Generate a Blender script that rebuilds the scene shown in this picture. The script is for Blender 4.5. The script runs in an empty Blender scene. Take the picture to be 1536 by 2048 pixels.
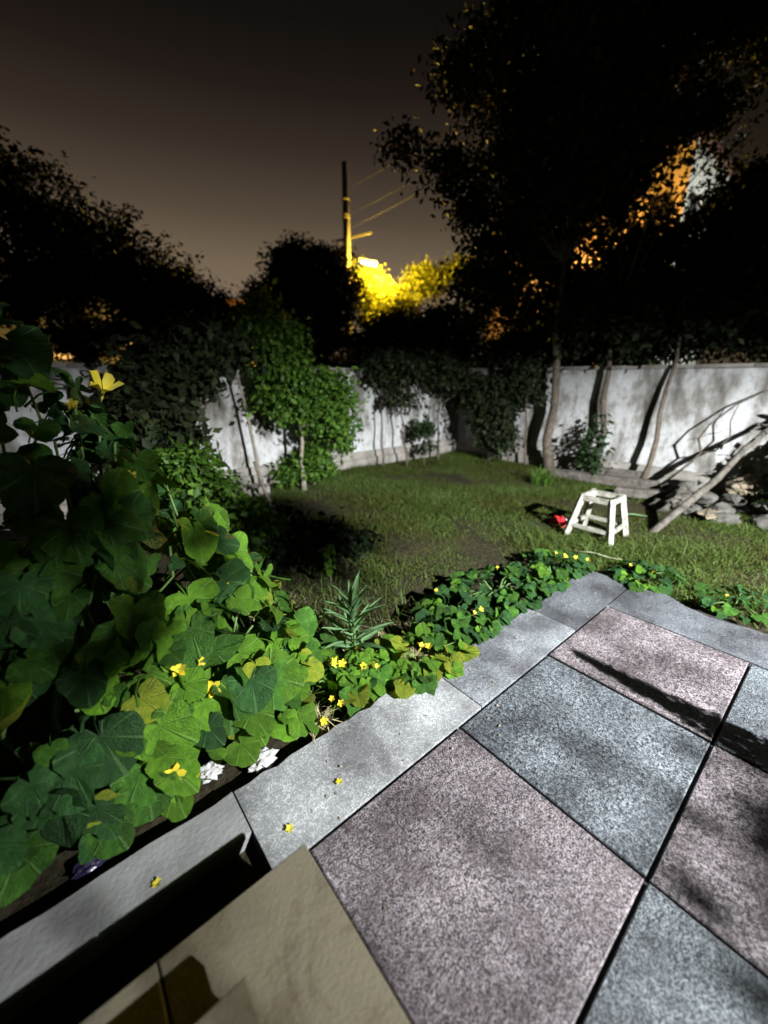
import bpy, math, random
import numpy as np
from mathutils import Vector, Matrix, Euler

R = math.radians
random.seed(7)
rng = np.random.default_rng(7)
sc = bpy.context.scene
col = sc.collection

# ------------------------------------------------------------------ camera
cd = bpy.data.cameras.new('camera')
cam = bpy.data.objects.new('camera', cd)
col.objects.link(cam)
cam.location = (0, 0, 1.5)
cam.rotation_euler = (R(90 - 18.59), 0, R(-40))
cd.sensor_fit = 'HORIZONTAL'
cd.sensor_width = 36
cd.lens = 18.75
cd.clip_start = 0.02
cd.clip_end = 600
cd.dof.use_dof = True
cd.dof.focus_distance = 1.9
cd.dof.aperture_fstop = 1.15
sc.camera = cam

# ------------------------------------------------------------------ night sky with a city glow low down
w = bpy.data.worlds.new('World')
sc.world = w
w.use_nodes = True
wt = w.node_tree
for n in list(wt.nodes):
    wt.nodes.remove(n)
wo = wt.nodes.new('ShaderNodeOutputWorld')
bg = wt.nodes.new('ShaderNodeBackground')
wc = wt.nodes.new('ShaderNodeTexCoord')
def wramp(stops):
    r = wt.nodes.new('ShaderNodeValToRGB'); e = r.color_ramp.elements
    e[0].position, e[0].color = stops[0][0], (*stops[0][1], 1)
    e[1].position, e[1].color = stops[-1][0], (*stops[-1][1], 1)
    for p, c in stops[1:-1]:
        q = e.new(p); q.color = (*c, 1)
    return r
sz = wt.nodes.new('ShaderNodeSeparateXYZ')
elev = wramp(((0.0, (0.23, 0.172, 0.115)), (0.12, (0.215, 0.16, 0.105)), (0.218, (0.172, 0.127, 0.082)), (0.30, (0.088, 0.064, 0.044)), (0.388, (0.040, 0.0285, 0.0205)), (0.46, (0.0185, 0.0125, 0.0100)), (0.53, (0.0075, 0.0062, 0.0050)), (1.0, (0.0030, 0.0027, 0.0023))))
dp = wt.nodes.new('ShaderNodeVectorMath'); dp.operation = 'DOT_PRODUCT'      # the town, and its glow, lies on one side
dp.inputs[1].default_value = (math.cos(R(66)), math.sin(R(66)), 0)
mr_ = wt.nodes.new('ShaderNodeMapRange'); mr_.inputs[1].default_value = -1.0; mr_.inputs[2].default_value = 1.0
azim = wramp(((0.0, (0.10, 0.10, 0.10)), (0.5, (0.12, 0.12, 0.12)), (0.77, (0.20, 0.21, 0.17)), (0.90, (0.78, 0.77, 0.74)), (0.97, (1, 1, 1))))
mx_ = wt.nodes.new('ShaderNodeMix'); mx_.data_type = 'RGBA'; mx_.blend_type = 'MULTIPLY'; mx_.inputs[0].default_value = 1.0
L_ = wt.links.new
L_(wc.outputs['Generated'], sz.inputs[0]); L_(sz.outputs[2], elev.inputs['Fac'])
L_(wc.outputs['Generated'], dp.inputs[0]); L_(dp.outputs['Value'], mr_.inputs[0]); L_(mr_.outputs[0], azim.inputs['Fac'])
L_(elev.outputs['Color'], mx_.inputs[6]); L_(azim.outputs['Color'], mx_.inputs[7]); L_(mx_.outputs[2], bg.inputs['Color'])
bg.inputs['Strength'].default_value = 1.0
wt.links.new(bg.outputs['Background'], wo.inputs['Surface'])

sc.view_settings.view_transform = 'Standard'
sc.view_settings.look = 'None'
sc.view_settings.exposure = 0.0
sc.view_settings.gamma = 1.0
sc.view_settings.use_curve_mapping = False
sc.render.engine = 'CYCLES'
sc.cycles.use_denoising = True
sc.cycles.max_bounces = 5
sc.cycles.diffuse_bounces = 2
sc.cycles.transmission_bounces = 3
sc.cycles.sample_clamp_indirect = 2.0

# porch floodlight on the house wall behind the camera: lights the whole garden
LAMP = Vector((1.9, -3.75, 3.1))
AIM = Vector((5.7, 3.5, 0.0))
LAMP_POWER = 9600
SPOT_SIZE = 121
SPOT_BLEND = 1.0

# ------------------------------------------------------------------ materials
def mat(name):
    m = bpy.data.materials.new(name)
    m.use_nodes = True
    nt = m.node_tree
    return m, nt, nt.nodes['Principled BSDF']

def N(nt, t, **kw):
    n = nt.nodes.new(t)
    for k, v in kw.items():
        setattr(n, k, v)
    return n

def noise(nt, scale, detail=4, rough=0.55, vec=None, coord='Object'):
    if vec is None:
        tc = N(nt, 'ShaderNodeTexCoord')
        vec = tc.outputs[coord]
    n = N(nt, 'ShaderNodeTexNoise')
    n.inputs['Scale'].default_value = scale
    n.inputs['Detail'].default_value = detail
    n.inputs['Roughness'].default_value = rough
    nt.links.new(vec, n.inputs['Vector'])
    return n

def ramp(nt, fac, stops):
    r = N(nt, 'ShaderNodeValToRGB')
    e = r.color_ramp.elements
    e[0].position, e[0].color = stops[0][0], (*stops[0][1], 1)
    e[1].position, e[1].color = stops[-1][0], (*stops[-1][1], 1)
    for p, c in stops[1:-1]:
        q = e.new(p); q.color = (*c, 1)
    nt.links.new(fac, r.inputs['Fac'])
    return r

def mixc(nt, fac, a, b, mode='MIX'):
    m = N(nt, 'ShaderNodeMix', data_type='RGBA', blend_type=mode)
    if isinstance(fac, (int, float)):
        m.inputs[0].default_value = fac
    else:
        nt.links.new(fac, m.inputs[0])
    for v, s in ((a, m.inputs[6]), (b, m.inputs[7])):
        if isinstance(v, tuple):
            s.default_value = (*v, 1)
        else:
            nt.links.new(v, s)
    return m.outputs[2]

def bump(nt, bsdf, h, strength, dist=0.01):
    b = N(nt, 'ShaderNodeBump')
    b.inputs['Strength'].default_value = strength
    b.inputs['Distance'].default_value = dist
    nt.links.new(h, b.inputs['Height'])
    nt.links.new(b.outputs['Normal'], bsdf.inputs['Normal'])

def simple(name, c1, c2, scale=6.0, rough=0.8, bs=0.3, bscale=40, spec=0.3):
    m, nt, b = mat(name)
    n = noise(nt, scale, 6)
    nt.links.new(ramp(nt, n.outputs['Fac'], ((0.3, c1), (0.7, c2))).outputs['Color'], b.inputs['Base Color'])
    b.inputs['Roughness'].default_value = rough
    b.inputs['Specular IOR Level'].default_value = spec
    if bs:
        bump(nt, b, noise(nt, bscale, 6).outputs['Fac'], bs)
    return m

def tile_mat(name, dark, light, wear):
    """flamed granite paver: coarse grain of pale and dark crystals, blotchy wear"""
    m, nt, b = mat(name)
    geo = N(nt, 'ShaderNodeNewGeometry')
    P = geo.outputs['Position']
    fine = noise(nt, 165, 3, 0.7, vec=P)
    mid = noise(nt, 60, 4, 0.7, vec=P)
    big = noise(nt, 3.2, 5, 0.6, vec=P)
    big2 = noise(nt, 9.0, 6, 0.65, vec=P)
    add = N(nt, 'ShaderNodeMath', operation='MULTIPLY_ADD')
    nt.links.new(fine.outputs['Fac'], add.inputs[0]); add.inputs[1].default_value = 0.62
    m2 = N(nt, 'ShaderNodeMath', operation='MULTIPLY'); nt.links.new(mid.outputs['Fac'], m2.inputs[0]); m2.inputs[1].default_value = 0.38
    nt.links.new(m2.outputs[0], add.inputs[2])
    base = ramp(nt, add.outputs[0], ((0.42, dark), (0.50, tuple((a + c) / 2.8 for a, c in zip(dark, light))), (0.585, light)))
    w1 = ramp(nt, big.outputs['Fac'], ((0.36, (0.42, 0.40, 0.41)), (0.5, (0.85, 0.84, 0.85)), (0.64, (1.25, 1.25, 1.25))))
    c = mixc(nt, 1.0, base.outputs['Color'], w1.outputs['Color'], 'MULTIPLY')
    f = ramp(nt, big2.outputs['Fac'], ((0.48, (0, 0, 0)), (0.70, (0.55, 0.55, 0.55))))
    c = mixc(nt, f.outputs['Color'], c, wear)
    nt.links.new(c, b.inputs['Base Color'])
    b.inputs['Roughness'].default_value = 0.5
    b.inputs['Specular IOR Level'].default_value = 0.45
    bump(nt, b, add.outputs[0], 0.55, 0.006)
    return m

M = {}
M['tile_pink'] = tile_mat('granite_pink', (0.008, 0.006, 0.007), (0.29, 0.255, 0.265), (0.056, 0.041, 0.045))
M['tile_blue'] = tile_mat('granite_blue', (0.005, 0.006, 0.008), (0.20, 0.224, 0.24), (0.044, 0.051, 0.057))
M['coping'] = tile_mat('coping_stone', (0.19, 0.20, 0.20), (0.44, 0.45, 0.45), (0.16, 0.172, 0.185))
M['coping_plain_shade'] = simple('plain_concrete_shade', (0.13, 0.13, 0.125), (0.26, 0.26, 0.255), 4, 0.85, 0.4, 60)  # smooth grey concrete; its darker tone also carries the shade on the left kerb
M['coping_blue'] = tile_mat('blue_grey_kerb', (0.085, 0.092, 0.10), (0.29, 0.305, 0.32), (0.10, 0.11, 0.125))
M['coping_dark'] = tile_mat('slate_kerb', (0.035, 0.038, 0.044), (0.16, 0.168, 0.18), (0.075, 0.08, 0.088))
M['mortar'] = simple('dark_mortar', (0.012, 0.012, 0.014), (0.03, 0.03, 0.03), 30, 0.95)

def marble():
    m, nt, b = mat('beige_marble')
    n1 = noise(nt, 2.6, 7, 0.62)
    n2 = noise(nt, 3.2, 10, 0.74)
    n2.inputs['Distortion'].default_value = 1.4
    c = ramp(nt, n1.outputs['Fac'], ((0.3, (0.085, 0.074, 0.048)), (0.55, (0.135, 0.12, 0.083)), (0.75, (0.115, 0.10, 0.068)))).outputs['Color']
    f = ramp(nt, n2.outputs['Fac'], ((0.50, (0, 0, 0)), (0.66, (0.75, 0.75, 0.75)))).outputs['Color']
    c = mixc(nt, f, c, (0.058, 0.042, 0.024))
    nt.links.new(c, b.inputs['Base Color'])
    b.inputs['Roughness'].default_value = 0.5
    bump(nt, b, noise(nt, 90, 5).outputs['Fac'], 0.25)
    return m
M['marble'] = marble()

def plaster():
    m, nt, b = mat('white_plaster')
    geo = N(nt, 'ShaderNodeNewGeometry'); P = geo.outputs['Position']
    mp = N(nt, 'ShaderNodeMapping'); mp.inputs['Scale'].default_value = (1.3, 1.3, 0.55)
    nt.links.new(P, mp.inputs['Vector'])
    st = noise(nt, 2.2, 7, 0.62, vec=mp.outputs['Vector'])
    n2 = noise(nt, 14, 8, 0.65, vec=P)
    c = ramp(nt, st.outputs['Fac'], ((0.34, (0.06, 0.054, 0.044)), (0.45, (0.20, 0.193, 0.18)), (0.52, (0.36, 0.362, 0.36)), (0.66, (0.48, 0.485, 0.49)))).outputs['Color']
    f = ramp(nt, n2.outputs['Fac'], ((0.50, (0, 0, 0)), (0.72, (0.65, 0.65, 0.65)))).outputs['Color']
    c = mixc(nt, f, c, (0.13, 0.12, 0.095))
    nt.links.new(c, b.inputs['Base Color'])
    b.inputs['Roughness'].default_value = 0.85
    bump(nt, b, n2.outputs['Fac'], 0.35, 0.02)
    return m
M['plaster'] = plaster()
M['plinth'] = simple('plinth_concrete', (0.13, 0.12, 0.10), (0.30, 0.28, 0.255), 5, 0.9)
M['paint'] = simple('worn_cream_paint', (0.12, 0.11, 0.08), (0.38, 0.37, 0.325), 16, 0.6, 0.25, 60)
M['bark'] = simple('bark', (0.045, 0.035, 0.026), (0.13, 0.105, 0.08), 18, 0.95, 0.8, 30)
M['bark_pale'] = simple('pale_bark', (0.13, 0.11, 0.085), (0.28, 0.25, 0.20), 18, 0.95, 0.6, 40)
M['timber'] = simple('weathered_timber', (0.035, 0.031, 0.026), (0.14, 0.125, 0.105), 12, 0.9, 0.6, 50)
M['rock'] = simple('grey_rock', (0.025, 0.023, 0.020), (0.12, 0.113, 0.10), 9, 0.95, 1.0, 22)
M['sandstone'] = simple('sandstone', (0.12, 0.095, 0.06), (0.27, 0.225, 0.16), 6, 0.95, 0.7, 18)
M['concrete_pole'] = simple('pole_concrete', (0.12, 0.11, 0.10), (0.22, 0.20, 0.185), 3, 0.9)
M['metal'] = simple('galvanised_metal', (0.25, 0.25, 0.25), (0.38, 0.38, 0.38), 12, 0.5, 0)
M['dark_metal'] = simple('rusty_dark_metal', (0.03, 0.026, 0.022), (0.07, 0.06, 0.05), 12, 0.7, 0)
M['wire'] = simple('cable', (0.02, 0.019, 0.018), (0.035, 0.033, 0.03), 5, 0.6, 0)
M['straw'] = simple('straw', (0.20, 0.17, 0.075), (0.42, 0.38, 0.20), 9, 0.9, 0)
M['paper'] = simple('crumpled_paper', (0.26, 0.255, 0.25), (0.44, 0.435, 0.43), 9, 0.8, 0.5, 25)
M['bag'] = simple('dark_violet_plastic', (0.006, 0.004, 0.014), (0.022, 0.016, 0.05), 9, 0.28, 0.6, 25, 0.6)
M['red'] = simple('red_plastic', (0.42, 0.012, 0.018), (0.60, 0.03, 0.035), 9, 0.4, 0.2, 25, 0.5)
M['render_wall'] = simple('house_render', (0.42, 0.38, 0.34), (0.55, 0.51, 0.46), 0.6, 0.9, 0.2, 8)
M['roof'] = simple('roof_tile', (0.12, 0.05, 0.035), (0.2, 0.09, 0.06), 3, 0.9)
M['frame'] = simple('window_frame', (0.3, 0.28, 0.26), (0.4, 0.38, 0.36), 4, 0.6, 0)
M['hose'] = simple('pale_hose', (0.16, 0.17, 0.10), (0.30, 0.31, 0.2), 12, 0.5, 0)

def soil():
    m, nt, b = mat('garden_soil')
    geo = N(nt, 'ShaderNodeNewGeometry'); P = geo.outputs['Position']
    a = noise(nt, 1.3, 6, 0.6, vec=P)
    d = noise(nt, 26, 8, 0.7, vec=P)
    c = ramp(nt, d.outputs['Fac'], ((0.32, (0.014, 0.012, 0.008)), (0.6, (0.055, 0.046, 0.028)), (0.75, (0.12, 0.10, 0.062)))).outputs['Color']
    t = ramp(nt, a.outputs['Fac'], ((0.4, (0.75, 0.75, 0.75)), (0.65, (1.15, 1.1, 0.95)))).outputs['Color']
    nt.links.new(mixc(nt, 1.0, c, t, 'MULTIPLY'), b.inputs['Base Color'])
    b.inputs['Roughness'].default_value = 0.98
    b.inputs['Specular IOR Level'].default_value = 0.1
    bump(nt, b, d.outputs['Fac'], 1.0, 0.03)
    return m
M['soil'] = soil()

def foliage(name, stops, rough=0.5, trans=0.35, tcol=None, patch=None):
    """leaf material: each leaf (mesh island) draws its own green"""
    m, nt, b = mat(name)
    geo = N(nt, 'ShaderNodeNewGeometry')
    fac = geo.outputs['Random Per Island']
    if patch:
        n = noise(nt, patch, 3, 0.5, vec=geo.outputs['Position'])
        mm = N(nt, 'ShaderNodeMath', operation='MULTIPLY_ADD')
        nt.links.new(fac, mm.inputs[0]); mm.inputs[1].default_value = 0.45
        s = N(nt, 'ShaderNodeMapRange'); nt.links.new(n.outputs['Fac'], s.inputs[0])
        s.inputs[1].default_value = 0.33; s.inputs[2].default_value = 0.67; s.inputs[3].default_value = 0; s.inputs[4].default_value = 0.55
        nt.links.new(s.outputs[0], mm.inputs[2]); fac = mm.outputs[0]
    c = ramp(nt, fac, stops).outputs['Color']
    nt.links.new(c, b.inputs['Base Color'])
    b.inputs['Roughness'].default_value = rough
    b.inputs['Specular IOR Level'].default_value = 0.16
    tr = N(nt, 'ShaderNodeBsdfTranslucent')
    nt.links.new(mixc(nt, 1.0, c, tcol or (1.3, 1.25, 0.5), 'MULTIPLY'), tr.inputs['Color'])
    mx = N(nt, 'ShaderNodeMixShader'); mx.inputs[0].default_value = trans
    out = nt.nodes['Material Output']
    nt.links.new(b.outputs[0], mx.inputs[1]); nt.links.new(tr.outputs[0], mx.inputs[2])
    nt.links.new(mx.outputs[0], out.inputs['Surface'])
    return m

M['grass'] = foliage('lawn_grass', ((0.0, (0.034, 0.035, 0.008)), (0.3, (0.054, 0.060, 0.012)), (0.6, (0.052, 0.085, 0.016)), (0.85, (0.072, 0.112, 0.023)), (1.0, (0.15, 0.145, 0.055))), 0.6, 0.25, patch=0.9)
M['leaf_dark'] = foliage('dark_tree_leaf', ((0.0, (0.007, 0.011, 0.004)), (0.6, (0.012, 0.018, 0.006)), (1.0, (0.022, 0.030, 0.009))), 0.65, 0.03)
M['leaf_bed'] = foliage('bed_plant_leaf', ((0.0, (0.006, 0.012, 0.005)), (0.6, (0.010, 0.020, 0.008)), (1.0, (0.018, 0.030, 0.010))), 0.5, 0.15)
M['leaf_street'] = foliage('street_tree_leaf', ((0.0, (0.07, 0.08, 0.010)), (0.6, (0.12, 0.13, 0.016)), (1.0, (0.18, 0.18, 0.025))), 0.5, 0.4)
M['leaf_shrub'] = foliage('shrub_leaf', ((0.0, (0.030, 0.070, 0.010)), (0.6, (0.060, 0.130, 0.016)), (1.0, (0.11, 0.20, 0.030))), 0.45, 0.35)
M['leaf_wallplant'] = foliage('wall_plant_leaf', ((0.0, (0.010, 0.020, 0.007)), (0.6, (0.019, 0.037, 0.012)), (1.0, (0.040, 0.070, 0.024))), 0.45, 0.3)

def vine_leaf(name, c0, c1, vein):
    """cucurbit leaf: veins radiate from the stalk in the leaf's own coordinates"""
    m, nt, b = mat(name)
    tc = N(nt, 'ShaderNodeTexCoord')
    sep = N(nt, 'ShaderNodeSeparateXYZ'); nt.links.new(tc.outputs['Object'], sep.inputs[0])
    at2 = N(nt, 'ShaderNodeMath', operation='ARCTAN2'); nt.links.new(sep.outputs[0], at2.inputs[0]); nt.links.new(sep.outputs[1], at2.inputs[1])
    mul = N(nt, 'ShaderNodeMath', operation='MULTIPLY'); nt.links.new(at2.outputs[0], mul.inputs[0]); mul.inputs[1].default_value = 3.5
    cs = N(nt, 'ShaderNodeMath', operation='COSINE'); nt.links.new(mul.outputs[0], cs.inputs[0])
    ab = N(nt, 'ShaderNodeMath', operation='ABSOLUTE'); nt.links.new(cs.outputs[0], ab.inputs[0])
    vr = ramp(nt, ab.outputs[0], ((0.975, (0, 0, 0)), (0.999, (0.42, 0.42, 0.42)))).outputs['Color']
    oi = N(nt, 'ShaderNodeObjectInfo')
    n = noise(nt, 4, 6, 0.65)
    base = ramp(nt, n.outputs['Fac'], ((0.3, tuple(0.7 * v for v in c0)), (0.5, c0), (0.68, c1))).outputs['Color']
    hs = N(nt, 'ShaderNodeHueSaturation')
    mr = N(nt, 'ShaderNodeMapRange'); nt.links.new(oi.outputs['Random'], mr.inputs[0]); mr.inputs[3].default_value = 0.65; mr.inputs[4].default_value = 1.35
    nt.links.new(mr.outputs[0], hs.inputs['Value']); nt.links.new(base, hs.inputs['Color'])
    c = mixc(nt, vr, hs.outputs['Color'], vein)
    nt.links.new(c, b.inputs['Base Color'])
    b.inputs['Roughness'].default_value = 0.42
    b.inputs['Specular IOR Level'].default_value = 0.25
    bn = noise(nt, 22, 5, 0.6)
    bump(nt, b, mixc(nt, 0.5, bn.outputs['Fac'], vr), 0.9, 0.03)
    tr = N(nt, 'ShaderNodeBsdfTranslucent')
    nt.links.new(mixc(nt, 1.0, c, (1.5, 1.5, 0.55), 'MULTIPLY'), tr.inputs['Color'])
    mx = N(nt, 'ShaderNodeMixShader'); mx.inputs[0].default_value = 0.32
    nt.links.new(b.outputs[0], mx.inputs[1]); nt.links.new(tr.outputs[0], mx.inputs[2])
    nt.links.new(mx.outputs[0], nt.nodes['Material Output'].inputs['Surface'])
    return m
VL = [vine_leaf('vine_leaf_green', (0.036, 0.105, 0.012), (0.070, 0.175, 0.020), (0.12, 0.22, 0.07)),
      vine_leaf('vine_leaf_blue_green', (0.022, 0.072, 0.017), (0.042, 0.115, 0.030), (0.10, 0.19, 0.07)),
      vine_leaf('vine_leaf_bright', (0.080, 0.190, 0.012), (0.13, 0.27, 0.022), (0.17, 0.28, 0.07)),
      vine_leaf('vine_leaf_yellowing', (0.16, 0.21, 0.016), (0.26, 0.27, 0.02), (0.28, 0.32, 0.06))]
M['petal'] = foliage('yellow_petal', ((0, (0.50, 0.36, 0.015)), (0.5, (0.62, 0.50, 0.03)), (1, (0.70, 0.62, 0.10))), 0.5, 0.3, (1, 1, 0.8))
M['stem'] = simple('green_stem', (0.05, 0.10, 0.025), (0.09, 0.16, 0.04), 8, 0.6, 0)
M['lance'] = foliage('lance_leaf', ((0, (0.08, 0.17, 0.065)), (1, (0.15, 0.26, 0.12))), 0.4, 0.3)

def emit(name, c, s):
    m, nt, b = mat(name)
    b.inputs['Base Color'].default_value = (0.5, 0.5, 0.5, 1)
    b.inputs['Emission Color'].default_value = (*c, 1)
    b.inputs['Emission Strength'].default_value = s
    return m
M['lens'] = emit('sodium_lens', (1.0, 0.72, 0.25), 30)
M['lens_white'] = emit('white_lens', (0.9, 1.0, 0.95), 12)
M['lit_window'] = emit('lit_window', (1.0, 0.50, 0.12), 1.3)
M['dark_glass'] = simple('dark_glass', (0.015, 0.016, 0.018), (0.02, 0.02, 0.022), 2, 0.1, 0, 40, 0.5)

# ------------------------------------------------------------------ mesh helpers
class MB:
    def __init__(self):
        self.v, self.f = [], []
    def add(self, vs, fs):
        o = len(self.v)
        self.v += [tuple(v) for v in vs]
        self.f += [tuple(i + o for i in f) for f in fs]
        return self
    def box(self, lo, hi, ch=0.0, jit=0.0):
        x0, y0, z0 = lo; x1, y1, z1 = hi
        j = lambda: random.uniform(-jit, jit)
        if ch <= 0:
            vs = [(x, y, z) for z in (z0, z1) for x, y in ((x0, y0), (x1, y0), (x1, y1), (x0, y1))]
            return self.add(vs, [(3, 2, 1, 0), (4, 5, 6, 7), (0, 1, 5, 4), (1, 2, 6, 5), (2, 3, 7, 6), (3, 0, 4, 7)])
        vs = [(x0, y0, z0), (x1, y0, z0), (x1, y1, z0), (x0, y1, z0),
              (x0, y0, z1 - ch), (x1, y0, z1 - ch), (x1, y1, z1 - ch), (x0, y1, z1 - ch)]
        vs += [(x0 + ch, y0 + ch, z1 + j()), (x1 - ch, y0 + ch, z1 + j()), (x1 - ch, y1 - ch, z1 + j()), (x0 + ch, y1 - ch, z1 + j())]
        fs = [(3, 2, 1, 0), (8, 9, 10, 11)]
        for a in (0, 4):
            for i in range(4):
                k = (i + 1) % 4
                fs.append((a + i, a + k, a + 4 + k, a + 4 + i))
        return self.add(vs, fs)
    def beam(self, a, b, wx, wy, up=(0, 0, 1)):
        a, b = Vector(a), Vector(b)
        d = (b - a).normalized(); u = Vector(up)
        s = d.cross(u)
        if s.length < 1e-4: s = d.cross(Vector((1, 0, 0)))
        s.normalize(); t = s.cross(d).normalized()
        vs = []
        for p in (a, b):
            for i, k in ((-1, -1), (1, -1), (1, 1), (-1, 1)):
                vs.append(p + s * (i * wx / 2) + t * (k * wy / 2))
        return self.add(vs, [(3, 2, 1, 0), (4, 5, 6, 7), (0, 1, 5, 4), (1, 2, 6, 5), (2, 3, 7, 6), (3, 0, 4, 7)])
    def tube(self, pts, rad, n=6):
        pts = [Vector(p) for p in pts]
        if not hasattr(rad, '__len__'): rad = [rad] * len(pts)
        vs, fs = [], []
        ref = Vector((0.31, 0.17, 0.93))
        for i, p in enumerate(pts):
            d = (pts[min(i + 1, len(pts) - 1)] - pts[max(i - 1, 0)]).normalized()
            s = d.cross(ref)
            if s.length < 0.05: s = d.cross(Vector((1, 0, 0)))
            s.normalize(); t = d.cross(s)
            for k in range(n):
                a = 2 * math.pi * k / n
                vs.append(p + (s * math.cos(a) + t * math.sin(a)) * rad[i])
        for i in range(len(pts) - 1):
            for k in range(n):
                q = (k + 1) % n
                fs.append((i * n + k, i * n + q, (i + 1) * n + q, (i + 1) * n + k))
        fs.append(tuple(range(n - 1, -1, -1))); o = (len(pts) - 1) * n
        fs.append(tuple(range(o, o + n)))
        return self.add(vs, fs)
    def mesh(self, name, m, smooth=False):
        me = bpy.data.meshes.new(name)
        me.from_pydata(self.v, [], self.f)
        me.materials.append(m)
        if smooth:
            me.polygons.foreach_set('use_smooth', [True] * len(me.polygons))
        me.update()
        return me
    def obj(self, name, m, parent=None, smooth=False):
        return put(name, self.mesh(name, m, smooth), parent)

def put(name, me, parent=None):
    o = bpy.data.objects.new(name, me)
    col.objects.link(o)
    if parent is not None:
        o.parent = parent
    return o

def tag(o, label, cat, group=None, kind=None):
    o['label'] = label
    o['category'] = cat
    if group: o['group'] = group
    if kind: o['kind'] = kind
    return o

def thing(name, label, cat, loc, rz=0, group=None):
    o = bpy.data.objects.new(name, None)
    o.empty_display_size = 0.1
    col.objects.link(o)
    o.location = loc; o.rotation_euler = (0, 0, rz)
    return tag(o, label, cat, group)

def struct(o):
    o['kind'] = 'structure'
    return o

def np_mesh(name, V, F, m, smooth=False):
    """V (n,3), F (k,3|4) arrays -> mesh"""
    me = bpy.data.meshes.new(name)
    nv, nf, s = len(V), len(F), F.shape[1]
    me.vertices.add(nv); me.vertices.foreach_set('co', V.astype(np.float32).ravel())
    me.loops.add(nf * s); me.loops.foreach_set('vertex_index', F.astype(np.int32).ravel())
    me.polygons.add(nf); me.polygons.foreach_set('loop_start', np.arange(0, nf * s, s, dtype=np.int32))
    me.polygons.foreach_set('loop_total', np.full(nf, s, dtype=np.int32))
    me.materials.append(m)
    me.update(calc_edges=True)
    return me

def leaf_cloud(P, L, W, Nrm, rs):
    """folded two-triangle leaves at points P with normals Nrm, length L, width W"""
    n = len(P)
    t = rs.normal(size=(n, 3)); t[:, 2] -= 0.6
    Nrm = Nrm / np.linalg.norm(Nrm, axis=1, keepdims=True)
    t -= (t * Nrm).sum(1, keepdims=True) * Nrm
    t /= np.linalg.norm(t, axis=1, keepdims=True)
    s = np.cross(t, Nrm)
    L = L[:, None]; Wd = W[:, None]
    a = P; c = P + t * L
    b = P + t * L * 0.45 + s * Wd + Nrm * Wd * 0.35
    d = P + t * L * 0.45 - s * Wd + Nrm * Wd * 0.35
    V = np.stack([a, b, c, d], 1).reshape(-1, 3)
    i = np.arange(n)[:, None] * 4
    F = np.concatenate([i + np.array([[0, 1, 2]]), i + np.array([[0, 2, 3]])], 0)
    return V, F

# ------------------------------------------------------------------ the setting: ground, terrace, steps
gm = MB()
gx = list(np.linspace(-3, 9, 49)); gy = list(np.linspace(-4, 8, 49))
gx = [-260, -60, -15] + gx + [20, 80, 320]; gy = [-260, -60, -15] + gy + [20, 80, 320]
from mathutils import noise as mn
for y in gy:
    for x in gx:
        inside = -3 < x < 9 and -4 < y < 8
        z = -0.075 + (0.02 * mn.noise(Vector((x * 1.7, y * 1.7, 0))) + 0.012 * mn.noise(Vector((x * 6, y * 6, 3))) if inside else 0)
        gm.v.append((x, y, z))
nx = len(gx)
for j in range(len(gy) - 1):
    for i in range(nx - 1):
        gm.f.append((j * nx + i, j * nx + i + 1, (j + 1) * nx + i + 1, (j + 1) * nx + i))
struct(gm.obj('ground', M['soil'], smooth=True))

terrace = struct(MB().box((0.27, -3.88, -0.3), (3.19, 1.21, -0.022)).box((-2.2, -3.88, -0.3), (0.268, 1.21, -0.11)).obj('terrace', M['mortar']))
XJ = [-0.39, 0.39, 1.17, 1.945, 2.735]
YJ = [-3.72, -2.955, -2.19, -1.43, -0.665, 0.10, 0.86]
for i in range(len(XJ) - 1):
    for j in range(len(YJ) - 1):
        if XJ[i] < 0.3 and YJ[j + 1] > -0.7:
            continue
        gp = 0.006
        b = MB().box((XJ[i] + gp, YJ[j] + gp, -0.04), (XJ[i + 1] - gp, YJ[j + 1] - gp, 0.0), 0.004, 0.0012)
        tl = b.obj('paving_tile', M['tile_pink'] if (i + j) % 2 == 0 else M['tile_blue'], terrace)
        tl.location.z = random.uniform(-0.003, 0.001)
        tl.rotation_euler = (R(random.uniform(-0.12, 0.12)), R(random.uniform(-0.12, 0.12)), 0)
# kerb stones along the flower bed and across the far end; broken, uneven outer edges
def kerb_piece(x0, x1, y0, y1, side, m='coping', amp=0.006):
    n = 18
    rs = random.Random(int(x0 * 100 + y0 * 37))
    top, bot = [], []
    vs, fs = [], []
    for k in range(n + 1):
        t = k / n
        jo = rs.uniform(-0.006, 0.006) - (0.012 if rs.random() < 0.12 else 0) + amp * 3 * mn.noise(Vector((x0 * 7 + y0 * 5 + t * 4, y0, 1)))
        if side == 'y':
            x = x0 + (x1 - x0) * t
            vs += [(x, y0, 0.001), (x, y1 + jo - 0.008, 0.002), (x, y1 + jo, -0.010), (x, y1 + jo, -0.16), (x, y0, -0.16)]
        else:
            y = y0 + (y1 - y0) * t
            vs += [(x0, y, 0.001), (x1 + jo - 0.008, y, 0.002), (x1 + jo, y, -0.010), (x1 + jo, y, -0.16), (x0, y, -0.16)]
    for k in range(n):
        for e in range(5):
            q = (e + 1) % 5
            f = (k * 5 + e, k * 5 + q, (k + 1) * 5 + q, (k + 1) * 5 + e)
            fs.append(f if side == 'x' else f[::-1])
    a, z = tuple(range(5)), tuple(range(n * 5, n * 5 + 5))
    fs += [a, z[::-1]] if side == 'y' else [a[::-1], z]
    MB().add(vs, fs).obj('kerb_stone', M[m], terrace)
kx = [-2.1, -1.0, 0.27, 1.34, 2.30, 3.20]
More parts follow.
